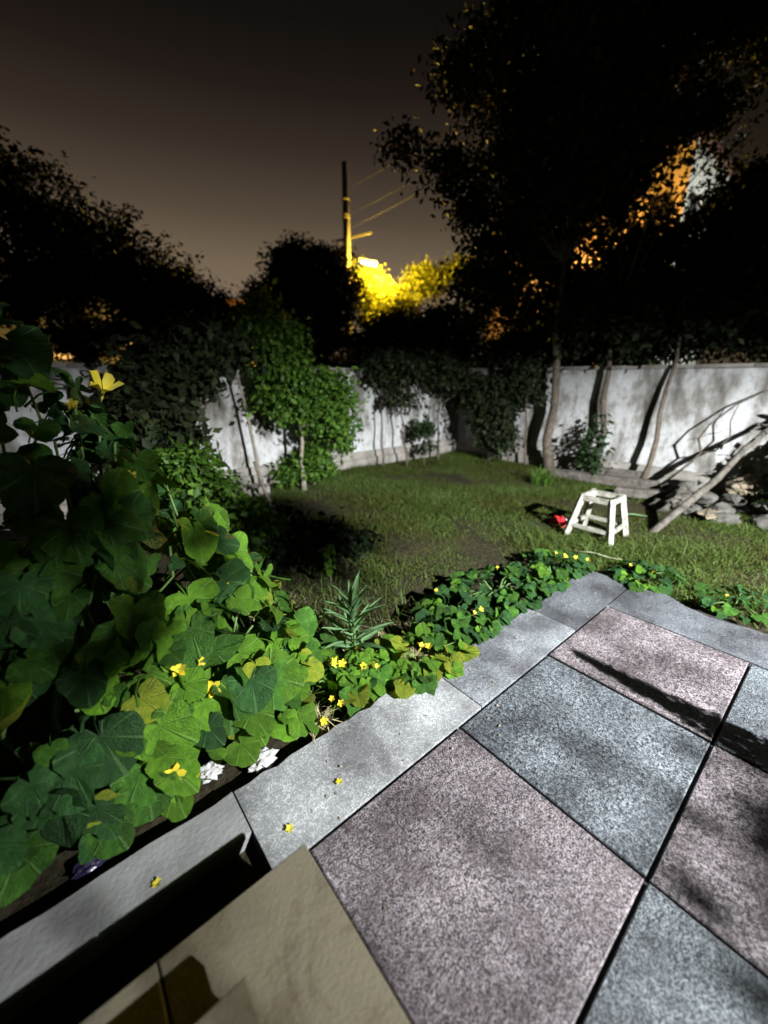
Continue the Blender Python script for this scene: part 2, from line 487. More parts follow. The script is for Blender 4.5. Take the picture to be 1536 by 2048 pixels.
for i in range(len(kx) - 1):
    kerb_piece(kx[i] + 0.003, kx[i + 1] - 0.003, 1.04 if i < 2 else 0.868, 1.225 - (0.02 if i > 2 else 0), 'y', 'coping_dark' if i == 4 else 'coping_blue' if i == 3 else 'coping_plain_shade' if i < 2 else 'coping', 0.012 if i > 2 else 0.003)
MB().box((-2.1, 0.75, -0.11), (0.262, 1.036, -0.07), 0.004).obj('channel_floor', M['coping_plain_shade'], terrace)
ky = [-3.7, -2.6, -1.6, -0.4, 0.86]
for i in range(4):
    kerb_piece(2.743, 3.18, ky[i] + 0.003, ky[i + 1] - 0.003, 'x', 'coping_dark', 0.03)

steps = thing('entrance_steps', 'beige marble steps beside the paved terrace at the lower left', 'steps', (0, 0, 0))
MB().box((-1.9, -2.0, -0.109), (0.322, 0.745, 0.158)).obj('riser_base', M['marble'], steps)
for x0, x1 in ((-1.9, -0.98), (-0.976, -0.055), (-0.051, 0.342)):
    for y0, y1 in ((-2.0, -0.7), (-0.696, 0.775)):
        MB().box((x0, y0, 0.16), (x1, y1, 0.19), 0.004).obj('tread_slab', M['marble'], steps)
MB().box((-1.9, -2.0, 0.192), (0.075, 0.538, 0.278)).obj('upper_riser', M['marble'], steps)
for x0, x1 in ((-1.9, -0.95), (-0.946, 0.09)):
    MB().box((x0, -2.0, 0.28), (x1, 0.56, 0.31), 0.004).obj('upper_tread_slab', M['marble'], steps)

# the house the terrace belongs to, behind the camera; its lamp lights the garden
struct(MB().box((-4, -4.25, -0.1), (7.5, -3.905, 4.0)).obj('house_wall', M['render_wall']))
lampo = thing('wall_lamp', 'white porch floodlight on the house wall above the terrace', 'lamp', LAMP)
MB().box((-0.06, -0.155, -0.03), (0.06, -0.06, 0.10), 0.01).obj('bracket', M['metal'], lampo)
sh_, fh_ = [], []
TILT = Matrix.Rotation(R(17), 3, Vector((math.cos(R(75 - 90)), math.sin(R(75 - 90)), 0)))   # shade tipped so that it opens towards the lawn
for k in range(25):                                   # conical metal shade, open below; its rim cuts the light off above the garden wall
    a = 2 * math.pi * k / 24
    for r_, z_ in ((0.05, 0.10), (0.28, -0.135), (0.275, -0.143), (0.045, 0.093)):
        sh_.append(Vector((0, 0.2, -0.045)) + TILT @ Vector((r_ * math.cos(a), r_ * math.sin(a), z_)))
for k in range(24):
    for e in range(4):
        q = (e + 1) % 4
        fh_.append((k * 4 + e, k * 4 + q, (k + 1) * 4 + q, (k + 1) * 4 + e))
MB().add(sh_, fh_).obj('shade', M['metal'], lampo)
MB().tube([(0, 0.2, 0.15), (0, 0.2, 0.07)], [0.055, 0.055], 12).obj('shade_cap', M['metal'], lampo)
MB().tube([(0, -0.06, 0.06), (0, 0.1, 0.16), (0, 0.2, 0.145)], [0.015, 0.015, 0.015], 8).obj('arm', M['metal'], lampo)
MB().tube([(0, 0.2, 0.06), (0, 0.2, -0.0)], [0.03, 0.035], 12).obj('bulb', M['lens_white'], lampo)
ld = bpy.data.lights.new('porch_light', 'SPOT')
ld.energy = LAMP_POWER
ld.color = (0.96, 0.985, 1.0)
ld.spot_size = R(SPOT_SIZE)
ld.spot_blend = SPOT_BLEND
ld.shadow_soft_size = 0.035
lo = bpy.data.objects.new('porch_light', ld)
col.objects.link(lo)
lo.location = LAMP + Vector((0, 0.2, -0.045))
lo.rotation_euler = (AIM - LAMP).to_track_quat('-Z', 'Y').to_euler()

# ------------------------------------------------------------------ garden walls
def wall(name, label, a, b, thick, h, inward):
    """a->b along the inner face; inward = unit normal towards the garden"""
    a, b, nrm = Vector(a), Vector(b), Vector(inward)
    d = (b - a); Ln = d.length; d.normalize()
    t = thing(name, label, 'wall', (0, 0, 0))
    nseg = 24
    vs, fs = [], []
    rows = [-0.2, 0.0, 0.4, 0.8, 1.2, h]
    for i in range(nseg + 1):
        for z in rows:
            p = a + d * (Ln * i / nseg) + nrm * (0.012 * mn.noise(Vector((i * 0.9, z * 2, a.x))))
            vs.append((p.x, p.y, z))
    r = len(rows)
    for i in range(nseg):
        for k in range(r - 1):
            fs.append((i * r + k, (i + 1) * r + k, (i + 1) * r + k + 1, i * r + k + 1))
    o = len(vs)
    for p in (a, b):
        q = p - nrm * thick
        vs += [(q.x, q.y, -0.2), (q.x, q.y, h)]
    fs += [(r - 1, nseg * r + r - 1, o + 3, o + 1), (o, o + 1, o + 3, o + 2), (0, o, o + 1, r - 1), (nseg * r, nseg * r + r - 1, o + 3, o + 2)]
    MB().add(vs, fs).obj('plaster_wall', M['plaster'], t)
    # stepped plinth along the foot
    for off, z1, c0 in ((0.10, 0.10, 0.0), (0.05, 0.22, 0.0)):
        p0, p1 = a + nrm * 0.014, b + nrm * 0.014
        q0, q1 = a + nrm * off, b + nrm * off
        m = MB()
        m.add([(p0.x, p0.y, -0.2), (p1.x, p1.y, -0.2), (q1.x, q1.y, -0.2), (q0.x, q0.y, -0.2),
               (p0.x, p0.y, z1), (p1.x, p1.y, z1), (q1.x, q1.y, z1), (q0.x, q0.y, z1)],
              [(0, 1, 2, 3), (4, 5, 6, 7), (0, 1, 5, 4), (1, 2, 6, 5), (2, 3, 7, 6), (3, 0, 4, 7)])
        m.obj('plinth', M['plinth'], t)
    k, x = 0, 0.0
    while x < Ln - 0.1:
        e = min(x + 0.62, Ln)
        c = a + d * ((x + e) / 2) - nrm * (thick / 2)
        m = MB().box((-(e - x) / 2 + 0.004, -thick / 2 - 0.03, 0), ((e - x) / 2 - 0.004, thick / 2 + 0.03, 0.05), 0.008)
        cp = m.obj('cap_stone', M['plinth'], t)
        cp.location = (c.x, c.y, h + 0.002 + random.uniform(0, 0.004))
        cp.rotation_euler = (0, 0, math.atan2(d.y, d.x))
        x = e
    return t
wall('garden_wall', 'white plastered garden wall behind the green shrub on the left', (-4.0, 5.85), (6.98, 5.85), 0.2, 1.60, (0, -1))
wall('garden_wall', 'white plastered garden wall behind the stool and stones on the right', (7.02, 6.06), (7.02, -4.0), 0.2, 1.62, (-1, 0))

# ------------------------------------------------------------------ trees
def tree(name, label, base, top, r0, blobs, leaf, m, seed, cat='tree', group=None, lpc=60, spread=0.28, bark='bark', up=0.5, trunk_pts=None):
    rs = np.random.default_rng(seed)
    t = thing(name, label, cat, base, 0, group)
    B = Vector(base)
    T = Vector(top) - B
    tb = MB()
    if trunk_pts:
        pts = [Vector(p) - B for p in trunk_pts]
    else:
        k = 6
        pts = [T * (i / k) + Vector((rs.normal() * 0.03, rs.normal() * 0.03, 0)) * (i > 0) * T.length * 0.3 for i in range(k + 1)]
    rad = [r0 * (1.25 if i == 0 else 1.0 - 0.55 * i / (len(pts) - 1)) for i in range(len(pts))]
    tb.tube(pts, rad, 9)
    PP, NN, LL = [], [], []
    for (cx, cy, cz, rx, ry, rz, nc) in blobs:
        C = np.array((cx, cy, cz)) - np.array(base)
        start = pts[-1] if (C[2] > T.z * 0.75) else pts[len(pts) // 2 + 1]
        mid = (Vector(C) + start) / 2 + Vector((0, 0, 0.12 * (Vector(C) - start).length))
        tb.tube([start, mid, Vector(C)], [rad[-1] * 0.8, rad[-1] * 0.5, rad[-1] * 0.25], 6)
        u = rs.normal(size=(nc, 3)); u /= np.linalg.norm(u, axis=1, keepdims=True)
        rr = rs.random(nc) ** 0.45 * (0.85 + 0.3 * rs.random(nc))
        cl = C + u * rr[:, None] * np.array((rx, ry, rz))
        for q in cl[:max(4, nc // 9)]:
            mm = (Vector(q) + Vector(C)) / 2 + Vector((0, 0, 0.06))
            tb.tube([Vector(C), mm, Vector(q)], [rad[-1] * 0.25, rad[-1] * 0.15, 0.004], 4)
        nl = rs.integers(int(lpc * 0.5), int(lpc * 1.5), size=nc)
        idx = np.repeat(np.arange(nc), nl)
        sp = spread * (0.5 + rs.random(nc))
        off = np.clip(rs.normal(size=(len(idx), 3)), -1.7, 1.7) * sp[idx][:, None] * np.array((1, 1, 0.65))
        PP.append(cl[idx] + off)
        nn = rs.normal(size=(len(idx), 3)); nn[:, 2] += up
        nn += u[idx] * 0.5
        NN.append(nn)
    P = np.concatenate(PP); Nn = np.concatenate(NN)
    keep = P[:, 2] + base[2] > 0.02
    P, Nn = P[keep], Nn[keep]
    L = leaf * (0.6 + 0.8 * rs.random(len(P)))
    V, F = leaf_cloud(P, L, L * (0.22 + 0.1 * rs.random(len(P))), Nn, rs)
    tb.obj('trunk', M[bark], t, True)
    put('crown', np_mesh('crown', V, F, m), t)
    return t

LD = M['leaf_dark']
G1, G2 = 'dark trees beyond the garden wall', 'black trees by the right hand wall'
# dark trees beyond the left wall
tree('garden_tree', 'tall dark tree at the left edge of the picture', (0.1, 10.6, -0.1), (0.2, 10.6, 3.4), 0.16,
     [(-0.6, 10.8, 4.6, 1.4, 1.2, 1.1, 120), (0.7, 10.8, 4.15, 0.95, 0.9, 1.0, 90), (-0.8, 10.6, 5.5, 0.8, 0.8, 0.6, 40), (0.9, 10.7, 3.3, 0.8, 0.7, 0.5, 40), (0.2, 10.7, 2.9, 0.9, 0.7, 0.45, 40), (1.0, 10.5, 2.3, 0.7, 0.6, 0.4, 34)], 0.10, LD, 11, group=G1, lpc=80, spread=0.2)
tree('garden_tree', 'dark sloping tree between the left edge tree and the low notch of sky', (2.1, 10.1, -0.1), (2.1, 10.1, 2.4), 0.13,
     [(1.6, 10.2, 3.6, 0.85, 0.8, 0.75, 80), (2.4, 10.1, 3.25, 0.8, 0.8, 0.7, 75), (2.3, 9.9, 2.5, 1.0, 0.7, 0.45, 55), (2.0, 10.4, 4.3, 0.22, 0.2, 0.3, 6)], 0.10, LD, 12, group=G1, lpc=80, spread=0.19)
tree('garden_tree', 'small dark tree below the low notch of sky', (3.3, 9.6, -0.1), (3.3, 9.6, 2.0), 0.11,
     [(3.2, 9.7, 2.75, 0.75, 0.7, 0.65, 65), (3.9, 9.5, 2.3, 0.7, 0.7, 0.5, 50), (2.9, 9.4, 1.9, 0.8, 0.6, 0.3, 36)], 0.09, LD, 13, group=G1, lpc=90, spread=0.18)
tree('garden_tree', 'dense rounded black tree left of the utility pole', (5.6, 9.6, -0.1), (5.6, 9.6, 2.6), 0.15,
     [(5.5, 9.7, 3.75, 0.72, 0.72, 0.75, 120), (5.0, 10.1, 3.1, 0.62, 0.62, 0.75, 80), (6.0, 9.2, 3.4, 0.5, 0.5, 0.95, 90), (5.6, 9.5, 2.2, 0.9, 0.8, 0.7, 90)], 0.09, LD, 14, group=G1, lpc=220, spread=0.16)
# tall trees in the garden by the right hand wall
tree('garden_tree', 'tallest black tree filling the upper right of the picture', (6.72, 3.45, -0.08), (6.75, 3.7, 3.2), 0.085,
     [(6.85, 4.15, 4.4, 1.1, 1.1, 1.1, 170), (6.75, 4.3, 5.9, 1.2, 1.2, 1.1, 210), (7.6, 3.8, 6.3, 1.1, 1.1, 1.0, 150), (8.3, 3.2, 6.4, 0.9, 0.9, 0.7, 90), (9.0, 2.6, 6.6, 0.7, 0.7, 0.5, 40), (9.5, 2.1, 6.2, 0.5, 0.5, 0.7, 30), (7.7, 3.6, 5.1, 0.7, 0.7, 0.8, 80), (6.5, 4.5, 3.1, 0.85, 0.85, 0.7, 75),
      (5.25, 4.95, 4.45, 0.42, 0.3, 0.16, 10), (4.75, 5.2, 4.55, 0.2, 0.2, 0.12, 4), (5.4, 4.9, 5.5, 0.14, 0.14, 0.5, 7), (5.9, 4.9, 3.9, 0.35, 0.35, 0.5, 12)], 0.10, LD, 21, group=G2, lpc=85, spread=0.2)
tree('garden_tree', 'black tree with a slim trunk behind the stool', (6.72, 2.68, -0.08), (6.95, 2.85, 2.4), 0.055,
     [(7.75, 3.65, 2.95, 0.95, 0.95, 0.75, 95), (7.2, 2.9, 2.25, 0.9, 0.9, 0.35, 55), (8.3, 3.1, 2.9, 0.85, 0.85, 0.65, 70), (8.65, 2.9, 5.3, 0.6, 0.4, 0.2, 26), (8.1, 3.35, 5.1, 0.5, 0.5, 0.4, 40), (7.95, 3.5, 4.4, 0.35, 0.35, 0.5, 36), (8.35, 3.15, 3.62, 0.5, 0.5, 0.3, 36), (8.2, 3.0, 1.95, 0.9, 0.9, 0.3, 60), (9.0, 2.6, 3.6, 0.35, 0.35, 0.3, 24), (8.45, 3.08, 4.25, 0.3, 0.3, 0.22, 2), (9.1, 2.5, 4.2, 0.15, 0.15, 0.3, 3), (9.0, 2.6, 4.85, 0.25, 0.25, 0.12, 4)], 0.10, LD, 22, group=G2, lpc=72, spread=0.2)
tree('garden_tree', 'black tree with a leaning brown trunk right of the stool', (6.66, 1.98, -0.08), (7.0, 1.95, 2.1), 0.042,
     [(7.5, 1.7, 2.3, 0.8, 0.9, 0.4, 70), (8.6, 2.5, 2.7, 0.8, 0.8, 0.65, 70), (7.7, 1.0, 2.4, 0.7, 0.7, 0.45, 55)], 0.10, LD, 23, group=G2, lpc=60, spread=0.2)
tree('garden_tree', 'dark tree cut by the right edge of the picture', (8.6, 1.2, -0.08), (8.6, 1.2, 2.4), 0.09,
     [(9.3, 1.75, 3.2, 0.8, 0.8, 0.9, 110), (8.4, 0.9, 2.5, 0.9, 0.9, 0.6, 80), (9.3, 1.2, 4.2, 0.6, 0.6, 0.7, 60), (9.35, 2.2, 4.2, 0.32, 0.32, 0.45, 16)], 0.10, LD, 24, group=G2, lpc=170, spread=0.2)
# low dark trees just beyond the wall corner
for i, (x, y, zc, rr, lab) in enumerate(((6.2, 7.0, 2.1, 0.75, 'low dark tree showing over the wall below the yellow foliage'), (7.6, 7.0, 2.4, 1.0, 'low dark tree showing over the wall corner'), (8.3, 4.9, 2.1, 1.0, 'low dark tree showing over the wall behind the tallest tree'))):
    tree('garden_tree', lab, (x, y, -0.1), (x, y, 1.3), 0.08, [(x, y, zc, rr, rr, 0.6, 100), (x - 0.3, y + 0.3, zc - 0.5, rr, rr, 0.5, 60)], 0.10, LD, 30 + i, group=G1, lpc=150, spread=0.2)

# green shrub in front of the left wall, on a pale crooked stem with a stake
tree('green_shrub', 'bright green leafy shrub standing before the white wall on the left', (2.75, 5.1, -0.08), (2.85, 5.25, 1.3), 0.035,
     [(2.80, 5.25, 1.35, 0.50, 0.42, 0.42, 70), (2.62, 5.35, 1.85, 0.32, 0.30, 0.42, 44), (3.15, 5.05, 1.15, 0.40, 0.36, 0.40, 55), (3.3, 5.0, 0.80, 0.22, 0.25, 0.40, 26), (2.45, 5.4, 2.25, 0.16, 0.16, 0.26, 12)],
     0.085, M['leaf_shrub'], 41, cat='shrub', lpc=75, spread=0.11, bark='bark_pale')
tree('green_shrub', 'low rounded green bush at the foot of the tall leafy shrub', (3.05, 5.3, -0.08), (3.05, 5.3, 0.2), 0.02,
     [(3.05, 5.3, 0.28, 0.32, 0.28, 0.24, 46), (2.75, 5.35, 0.15, 0.2, 0.2, 0.16, 20)], 0.075, M['leaf_shrub'], 42, cat='shrub', lpc=60, spread=0.09, bark='bark_pale')
# plants against the walls
WP = M['leaf_wallplant']
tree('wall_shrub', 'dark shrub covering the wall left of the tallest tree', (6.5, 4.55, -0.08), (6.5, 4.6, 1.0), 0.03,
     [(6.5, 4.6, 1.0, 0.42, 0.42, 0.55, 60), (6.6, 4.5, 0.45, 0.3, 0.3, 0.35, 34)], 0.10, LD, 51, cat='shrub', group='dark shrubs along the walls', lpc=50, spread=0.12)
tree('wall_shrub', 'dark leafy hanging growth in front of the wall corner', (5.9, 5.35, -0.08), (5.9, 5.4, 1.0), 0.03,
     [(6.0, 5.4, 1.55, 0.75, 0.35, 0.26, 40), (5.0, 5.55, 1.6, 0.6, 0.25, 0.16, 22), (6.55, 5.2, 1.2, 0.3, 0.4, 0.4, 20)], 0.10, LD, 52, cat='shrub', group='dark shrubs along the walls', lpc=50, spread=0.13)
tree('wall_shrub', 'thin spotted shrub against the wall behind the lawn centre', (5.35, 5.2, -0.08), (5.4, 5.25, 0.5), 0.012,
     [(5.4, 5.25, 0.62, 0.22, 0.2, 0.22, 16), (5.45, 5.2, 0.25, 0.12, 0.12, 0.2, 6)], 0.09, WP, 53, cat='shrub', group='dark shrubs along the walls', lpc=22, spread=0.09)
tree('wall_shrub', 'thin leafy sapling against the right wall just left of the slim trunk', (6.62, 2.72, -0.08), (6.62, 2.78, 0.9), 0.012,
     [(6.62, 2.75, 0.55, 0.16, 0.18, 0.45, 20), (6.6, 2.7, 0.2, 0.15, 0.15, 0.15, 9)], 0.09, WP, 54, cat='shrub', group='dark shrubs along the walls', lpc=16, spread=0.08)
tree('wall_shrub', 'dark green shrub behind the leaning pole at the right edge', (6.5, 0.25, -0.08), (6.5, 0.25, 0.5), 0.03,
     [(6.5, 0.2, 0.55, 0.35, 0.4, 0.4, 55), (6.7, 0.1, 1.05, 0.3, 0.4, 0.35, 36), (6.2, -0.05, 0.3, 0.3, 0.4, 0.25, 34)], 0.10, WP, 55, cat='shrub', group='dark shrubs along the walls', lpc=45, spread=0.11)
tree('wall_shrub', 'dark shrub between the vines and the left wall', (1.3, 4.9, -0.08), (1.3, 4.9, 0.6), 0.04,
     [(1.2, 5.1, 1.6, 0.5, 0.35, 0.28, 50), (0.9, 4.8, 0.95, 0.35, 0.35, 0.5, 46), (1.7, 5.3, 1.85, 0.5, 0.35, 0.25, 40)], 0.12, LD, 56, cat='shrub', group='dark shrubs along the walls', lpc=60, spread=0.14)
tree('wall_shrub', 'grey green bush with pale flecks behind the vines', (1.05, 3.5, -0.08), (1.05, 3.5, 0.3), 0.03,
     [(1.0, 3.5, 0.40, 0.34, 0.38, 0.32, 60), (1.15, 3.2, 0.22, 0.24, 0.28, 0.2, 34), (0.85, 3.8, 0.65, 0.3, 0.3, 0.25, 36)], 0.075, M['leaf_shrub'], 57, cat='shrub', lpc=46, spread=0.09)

for i, (x, y, tx, lab) in enumerate(((4.55, 5.45, 4.6, 'slender dark sapling right of the green shrub'), (5.0, 5.3, 4.9, 'second slender dark sapling right of the green shrub'), (6.75, 3.95, 6.7, 'slender dark sapling left of the tallest tree trunk'))):
    tree('slender_sapling', lab, (x, y, -0.08), (tx, y + 0.1, 1.35), 0.022, [(tx, y + 0.1, 1.6, 0.35, 0.22, 0.25, 30), (tx + 0.1, y, 1.2, 0.16, 0.14, 0.14, 6)], 0.09, LD, 60 + i, cat='sapling', group='slender saplings before the walls', lpc=34, spread=0.11)

# bare leaning young tree and poles on the right
bb = thing('bare_sapling', 'thin bare forked sapling leaning right in front of the wall', 'tree', (6.35, 1.78, -0.08))
MB().tube([(0, 0, 0), (0.12, -0.16, 0.22), (0.28, -0.36, 0.5), (0.36, -0.42, 0.62)], [0.022, 0.018, 0.016, 0.014], 7).obj('trunk', M['bark'], bb, True)
MB().tube([(0.36, -0.42, 0.62), (0.34, -0.36, 0.8), (0.4, -0.42, 0.98), (0.52, -0.62, 1.25), (0.58, -0.9, 1.45)], [0.014, 0.016, 0.012, 0.011, 0.006], 6).obj('branch', M['bark'], bb, True)
MB().tube([(0.36, -0.42, 0.62), (0.42, -0.56, 0.66), (0.46, -0.66, 0.85), (0.45, -0.62, 1.05), (0.5, -0.66, 1.3)], [0.012, 0.010, 0.010, 0.008, 0.004], 6).obj('branch', M['bark'], bb, True)
MB().tube([(0.4, -0.44, 0.86), (0.42, -0.55, 0.90), (0.45, -0.63, 0.96)], [0.005, 0.004, 0.003], 5).obj('twig', M['bark'], bb, True)

pole = thing('leaning_pole', 'grey wooden pole leaning from the lawn to the right', 'pole', (4.82, 1.22, -0.08))
MB().tube([(-0.03, 0.01, -0.02), (0.4, -0.12, 0.22), (0.9, -0.27, 0.50), (1.42, -0.36, 0.80), (1.9, -0.5, 1.06)], [0.036, 0.040, 0.036, 0.033, 0.028], 8).obj('shaft', M['timber'], pole, True)
MB().tube([(1.42, -0.36, 0.80), (1.5, -0.44, 0.92)], [0.018, 0.01], 6).obj('knot', M['timber'], pole, True)

# stake and props by the shrub
st = thing('wooden_stake', 'pale wooden stake leaning before the left wall', 'stake', (2.02, 4.7, -0.08))
MB().tube([(0.03, -0.02, 0), (0.0, 0.1, 0.2), (-0.02, 0.3, 0.55)], [0.024, 0.022, 0.02], 7).obj('shaft', M['bark_pale'], st, True)
MB().tube([(0.0, 0.12, 0.24), (0.12, 0.1, 0.30), (0.2, 0.06, 0.28)], [0.014, 0.012, 0.006], 6).obj('side_branch', M['bark_pale'], st, True)
st2 = thing('young_tree', 'pale slim trunk rising left of the green shrub', 'tree', (2.15, 5.45, -0.08))
MB().tube([(0.1, 0, 0), (0.06, 0.0, 0.6), (0.0, 0.02, 1.2), (-0.08, 0.05, 1.75)], [0.028, 0.024, 0.02, 0.015], 7).obj('trunk', M['bark_pale'], st2, True)
edg = thing('bed_edging', 'pale stone edging block at the foot of the left wall', 'block', (2.0, 5.35, -0.08), R(-4))
MB().box((-0.55, -0.12, 0), (0.28, 0.12, 0.15), 0.02, 0.006).obj('block', M['plinth'], edg)

# ------------------------------------------------------------------ lawn
def lawn():
    n = 360000
    rs = np.random.default_rng(3)
    x = rs.uniform(1.0, 6.95, n); y = rs.uniform(-2.3, 5.75, n)
    ok = ((y > 1.75) | (x > 3.32))
    ok &= ~((x - 1.4) ** 2 / 0.6 ** 2 + (y - 3.1) ** 2 / 0.9 ** 2 < 1) | (rs.random(n) < 0.12)
    ok &= ~((x < 1.7) & (y < 2.25)) | (rs.random(n) < 0.22)
    ok &= ~((x > 5.6) & (y < 1.9)) | (rs.random(n) < 0.3)
    ph = np.sin(x * 2.1 + 0.7 * np.sin(y * 1.9)) + np.sin(y * 2.6 + 1.1 * np.sin(x * 1.3)) + 0.7 * np.sin(x * 5.3 + y * 4.1)
    ok &= rs.random(n) < np.clip(0.78 + 0.22 * ph, 0.5, 1)
    x, y, ph = x[ok], y[ok], ph[ok]
    m = len(x)
    h = (0.022 + 0.042 * rs.random(m) ** 2.2) * (1.0 + 0.34 * ph) * np.where(rs.random(m) < 0.03, 1.9, 1)
    h = np.clip(h, 0.02, 0.2)
    a = rs.uniform(0, 2 * np.pi, m); wd = 0.0022 + 0.0034 * rs.random(m)
    lean = rs.uniform(0.4, 1.8, m) * h; la = rs.uniform(0, 2 * np.pi, m)
    B = np.stack([x, y, np.full(m, -0.085)], 1)
    s = np.stack([np.cos(a), np.sin(a), np.zeros(m)], 1) * wd[:, None]
    ld_ = np.stack([np.cos(la), np.sin(la), np.zeros(m)], 1) * lean[:, None]
    up = np.stack([np.zeros(m), np.zeros(m), h], 1)
    V = np.stack([B - s, B + s, B + s * 0.8 + up * 0.62 + ld_ * 0.35, B - s * 0.8 + up * 0.62 + ld_ * 0.35, B + up + ld_], 1).reshape(-1, 3)
    i = np.arange(m)[:, None] * 5
    F = np.concatenate([i + np.array([[0, 1, 2]]), i + np.array([[0, 2, 3]]), i + np.array([[3, 2, 4]])], 0)
    o = put('lawn_grass', np_mesh('lawn_grass', V, F, M['grass']))
    tag(o, 'short patchy green grass of the lawn', 'grass', kind='stuff')
lawn()

def tuft(name, label, cat, loc, n, h, spread, m, seed, flat=0.0, wid=0.005, kind=None):
    rs = random.Random(seed)
    b = MB()
    for _ in range(n):
        a = rs.uniform(0, 6.283); r = spread * math.sqrt(rs.random())
        p = Vector((r * math.cos(a), r * math.sin(a), 0))
        la = rs.uniform(0, 6.283); hh = h * rs.uniform(0.4, 1.1); fl = rs.uniform(0.3, 1.0) + flat
        d = Vector((math.cos(la), math.sin(la), 0)) * hh * fl
        s = Vector((-math.sin(la), math.cos(la), 0)) * wid * rs.uniform(0.5, 1.1)
        z = 1 / (1 + flat)
        q = p + d * 0.45 + Vector((0, 0, hh * 0.75 * z)); e = p + d + Vector((0, 0, hh * (0.9 - 0.4 * fl) * z if fl < 1.5 else 0.02))
        b.add([p - s, p + s, q + s * 0.8, q - s * 0.8, e], [(0, 1, 2, 3), (3, 2, 4)])
    o = b.obj(name, m)
    o.location = loc
    tag(o, label, cat, kind=kind)
    return o
tuft('grass_tuft', 'tall green grass tuft on the lawn before the dark timbers', 'grass', (5.75, 3.05, -0.085), 130, 0.34, 0.16, M['leaf_shrub'], 1, 0, 0.006)
tuft('grass_tuft', 'fine grey green grass clump behind the narrow leaved plant', 'grass', (1.45, 2.05, -0.085), 260, 0.22, 0.38, M['grass'], 2, 0.1, 0.003, 'stuff')
tuft('grass_tuft', 'bright thin grass clump between the vines and the kerb', 'grass', (0.93, 1.5, -0.085), 170, 0.20, 0.16, M['leaf_shrub'], 4, 0.4, 0.004)
tuft('dry_grass', 'dry straw and dead stalks lying along the kerb', 'straw', (1.16, 1.30, -0.06), 520, 0.17, 0.27, M['straw'], 5, 2.2, 0.003, 'stuff')
tuft('dry_grass', 'pale dry grass on the bare soil right of the vines', 'straw', (0.95, 2.35, -0.08), 130, 0.12, 0.22, M['straw'], 6, 1.0, 0.003, 'stuff')
tuft('dry_grass', 'dry stalks strewn under the kerbside squash leaves', 'straw', (1.55, 1.38, -0.08), 200, 0.17, 0.22, M['straw'], 8, 2.2, 0.003, 'stuff')
tuft('dry_grass', 'dry stalk bundle standing at the kerb edge', 'straw', (0.70, 1.29, -0.08), 60, 0.14, 0.05, M['straw'], 7, 0.0, 0.004)

# ------------------------------------------------------------------ vines with large leaves
def cucurbit_leaf(seed):
    """leaf in the XY plane, stalk joint at the origin, tip along +Y, length about 1; stalk bends down behind"""
    rs = random.Random(seed)
    n = 28
    b = MB()
    rim, ring = [], []
    p1, p2, p3 = rs.uniform(0, 6), rs.uniform(0, 6), rs.uniform(0, 6)
    cup = rs.uniform(-0.05, 0.34)
    for k in range(n + 1):
        a = -2.85 + 5.7 * k / n                      # angle from +Y, open notch at the back
        lob = 0.07 * math.cos(a * 3.5) + 0.022 * math.cos(a * 10.5 + 0.4)
        r = 0.56 + 0.19 * math.cos(a) + lob + 0.02 * math.sin(2 * a + p3)
        if abs(a) > 2.3: r *= 1 - 0.22 * (abs(a) - 2.3)
        x, y = r * math.sin(a), r * math.cos(a)
        wav = 0.10 * math.sin(2.3 * a + p1) + 0.055 * math.sin(5 * a + p2)
        rim.append((x, y, -cup * r * r + 0.24 * abs(x) + wav))
        q = 0.55
        ring.append((x * q, y * q, -cup * (r * q) ** 2 + 0.22 * abs(x * q) + wav * 0.3 - 0.03 * math.cos(a * 7)))
    vs = [(0, 0, -0.02)] + ring + rim
    fs = []
    for k in range(n):
        fs.append((0, 2 + k, 1 + k))
        fs.append((1 + k, 2 + k, n + 3 + k, n + 2 + k))
    b.add(vs, fs)
    b.tube([(0, 0, -0.02), (0, -0.22, -0.22), (0, -0.34, -0.62), (0, -0.30, -1.0)], [0.02, 0.024, 0.026, 0.03], 4)
    return b
LEAVES = [[None] * 4 for _ in range(8)]
for s in range(8):
    b = cucurbit_leaf(100 + s)
    for k in range(4):
        LEAVES[s][k] = b.mesh('leaf', VL[k], True)

def flower_mesh(seed, m):
    rs = random.Random(seed)
    b = MB()
    for k in range(5):
        a = 2 * math.pi * k / 5 + rs.uniform(-0.1, 0.1)
        c, s = math.cos(a), math.sin(a)
        def P(r, w, z): return (c * r - s * w, s * r + c * w, z)
        b.add([P(0.05, 0, -0.30), P(0.40, 0.30, 0.22), P(0.38, 0, 0.10), P(0.40, -0.30, 0.22), P(0.70, 0.30, 0.60 + rs.uniform(-.25, .25)), P(1.0, 0.0, 0.45 + rs.uniform(-.35, .35)), P(0.70, -0.30, 0.60 + rs.uniform(-.25, .25))],
              [(0, 2, 1), (0, 3, 2), (1, 2, 5, 4), (2, 3, 6, 5)])
    b.tube([(0, 0, -0.28), (0.05, 0, -1.1)], [0.10, 0.06], 5)
    return b.mesh('flower', m, True)
FLOW = [flower_mesh(s, M['petal']) for s in range(6)]

def orient(nrm, tip):
    z = Vector(nrm).normalized(); y = Vector(tip); y = y - z * y.dot(z)
    if y.length < 1e-3: y = Vector((1, 0, 0)) - z * z.x
    y.normalize(); x = y.cross(z)
    return Matrix((x, y, z)).transposed().to_euler()

def add_leaf(root, p, nrm, tip, size, shape, shade):
    o = put('leaf', LEAVES[shape][shade], root)
    o.location = Vector(p) - root.location
    o.rotation_euler = orient(nrm, tip)
    o.scale = (size, size * random.uniform(0.9, 1.1), size)
    return o

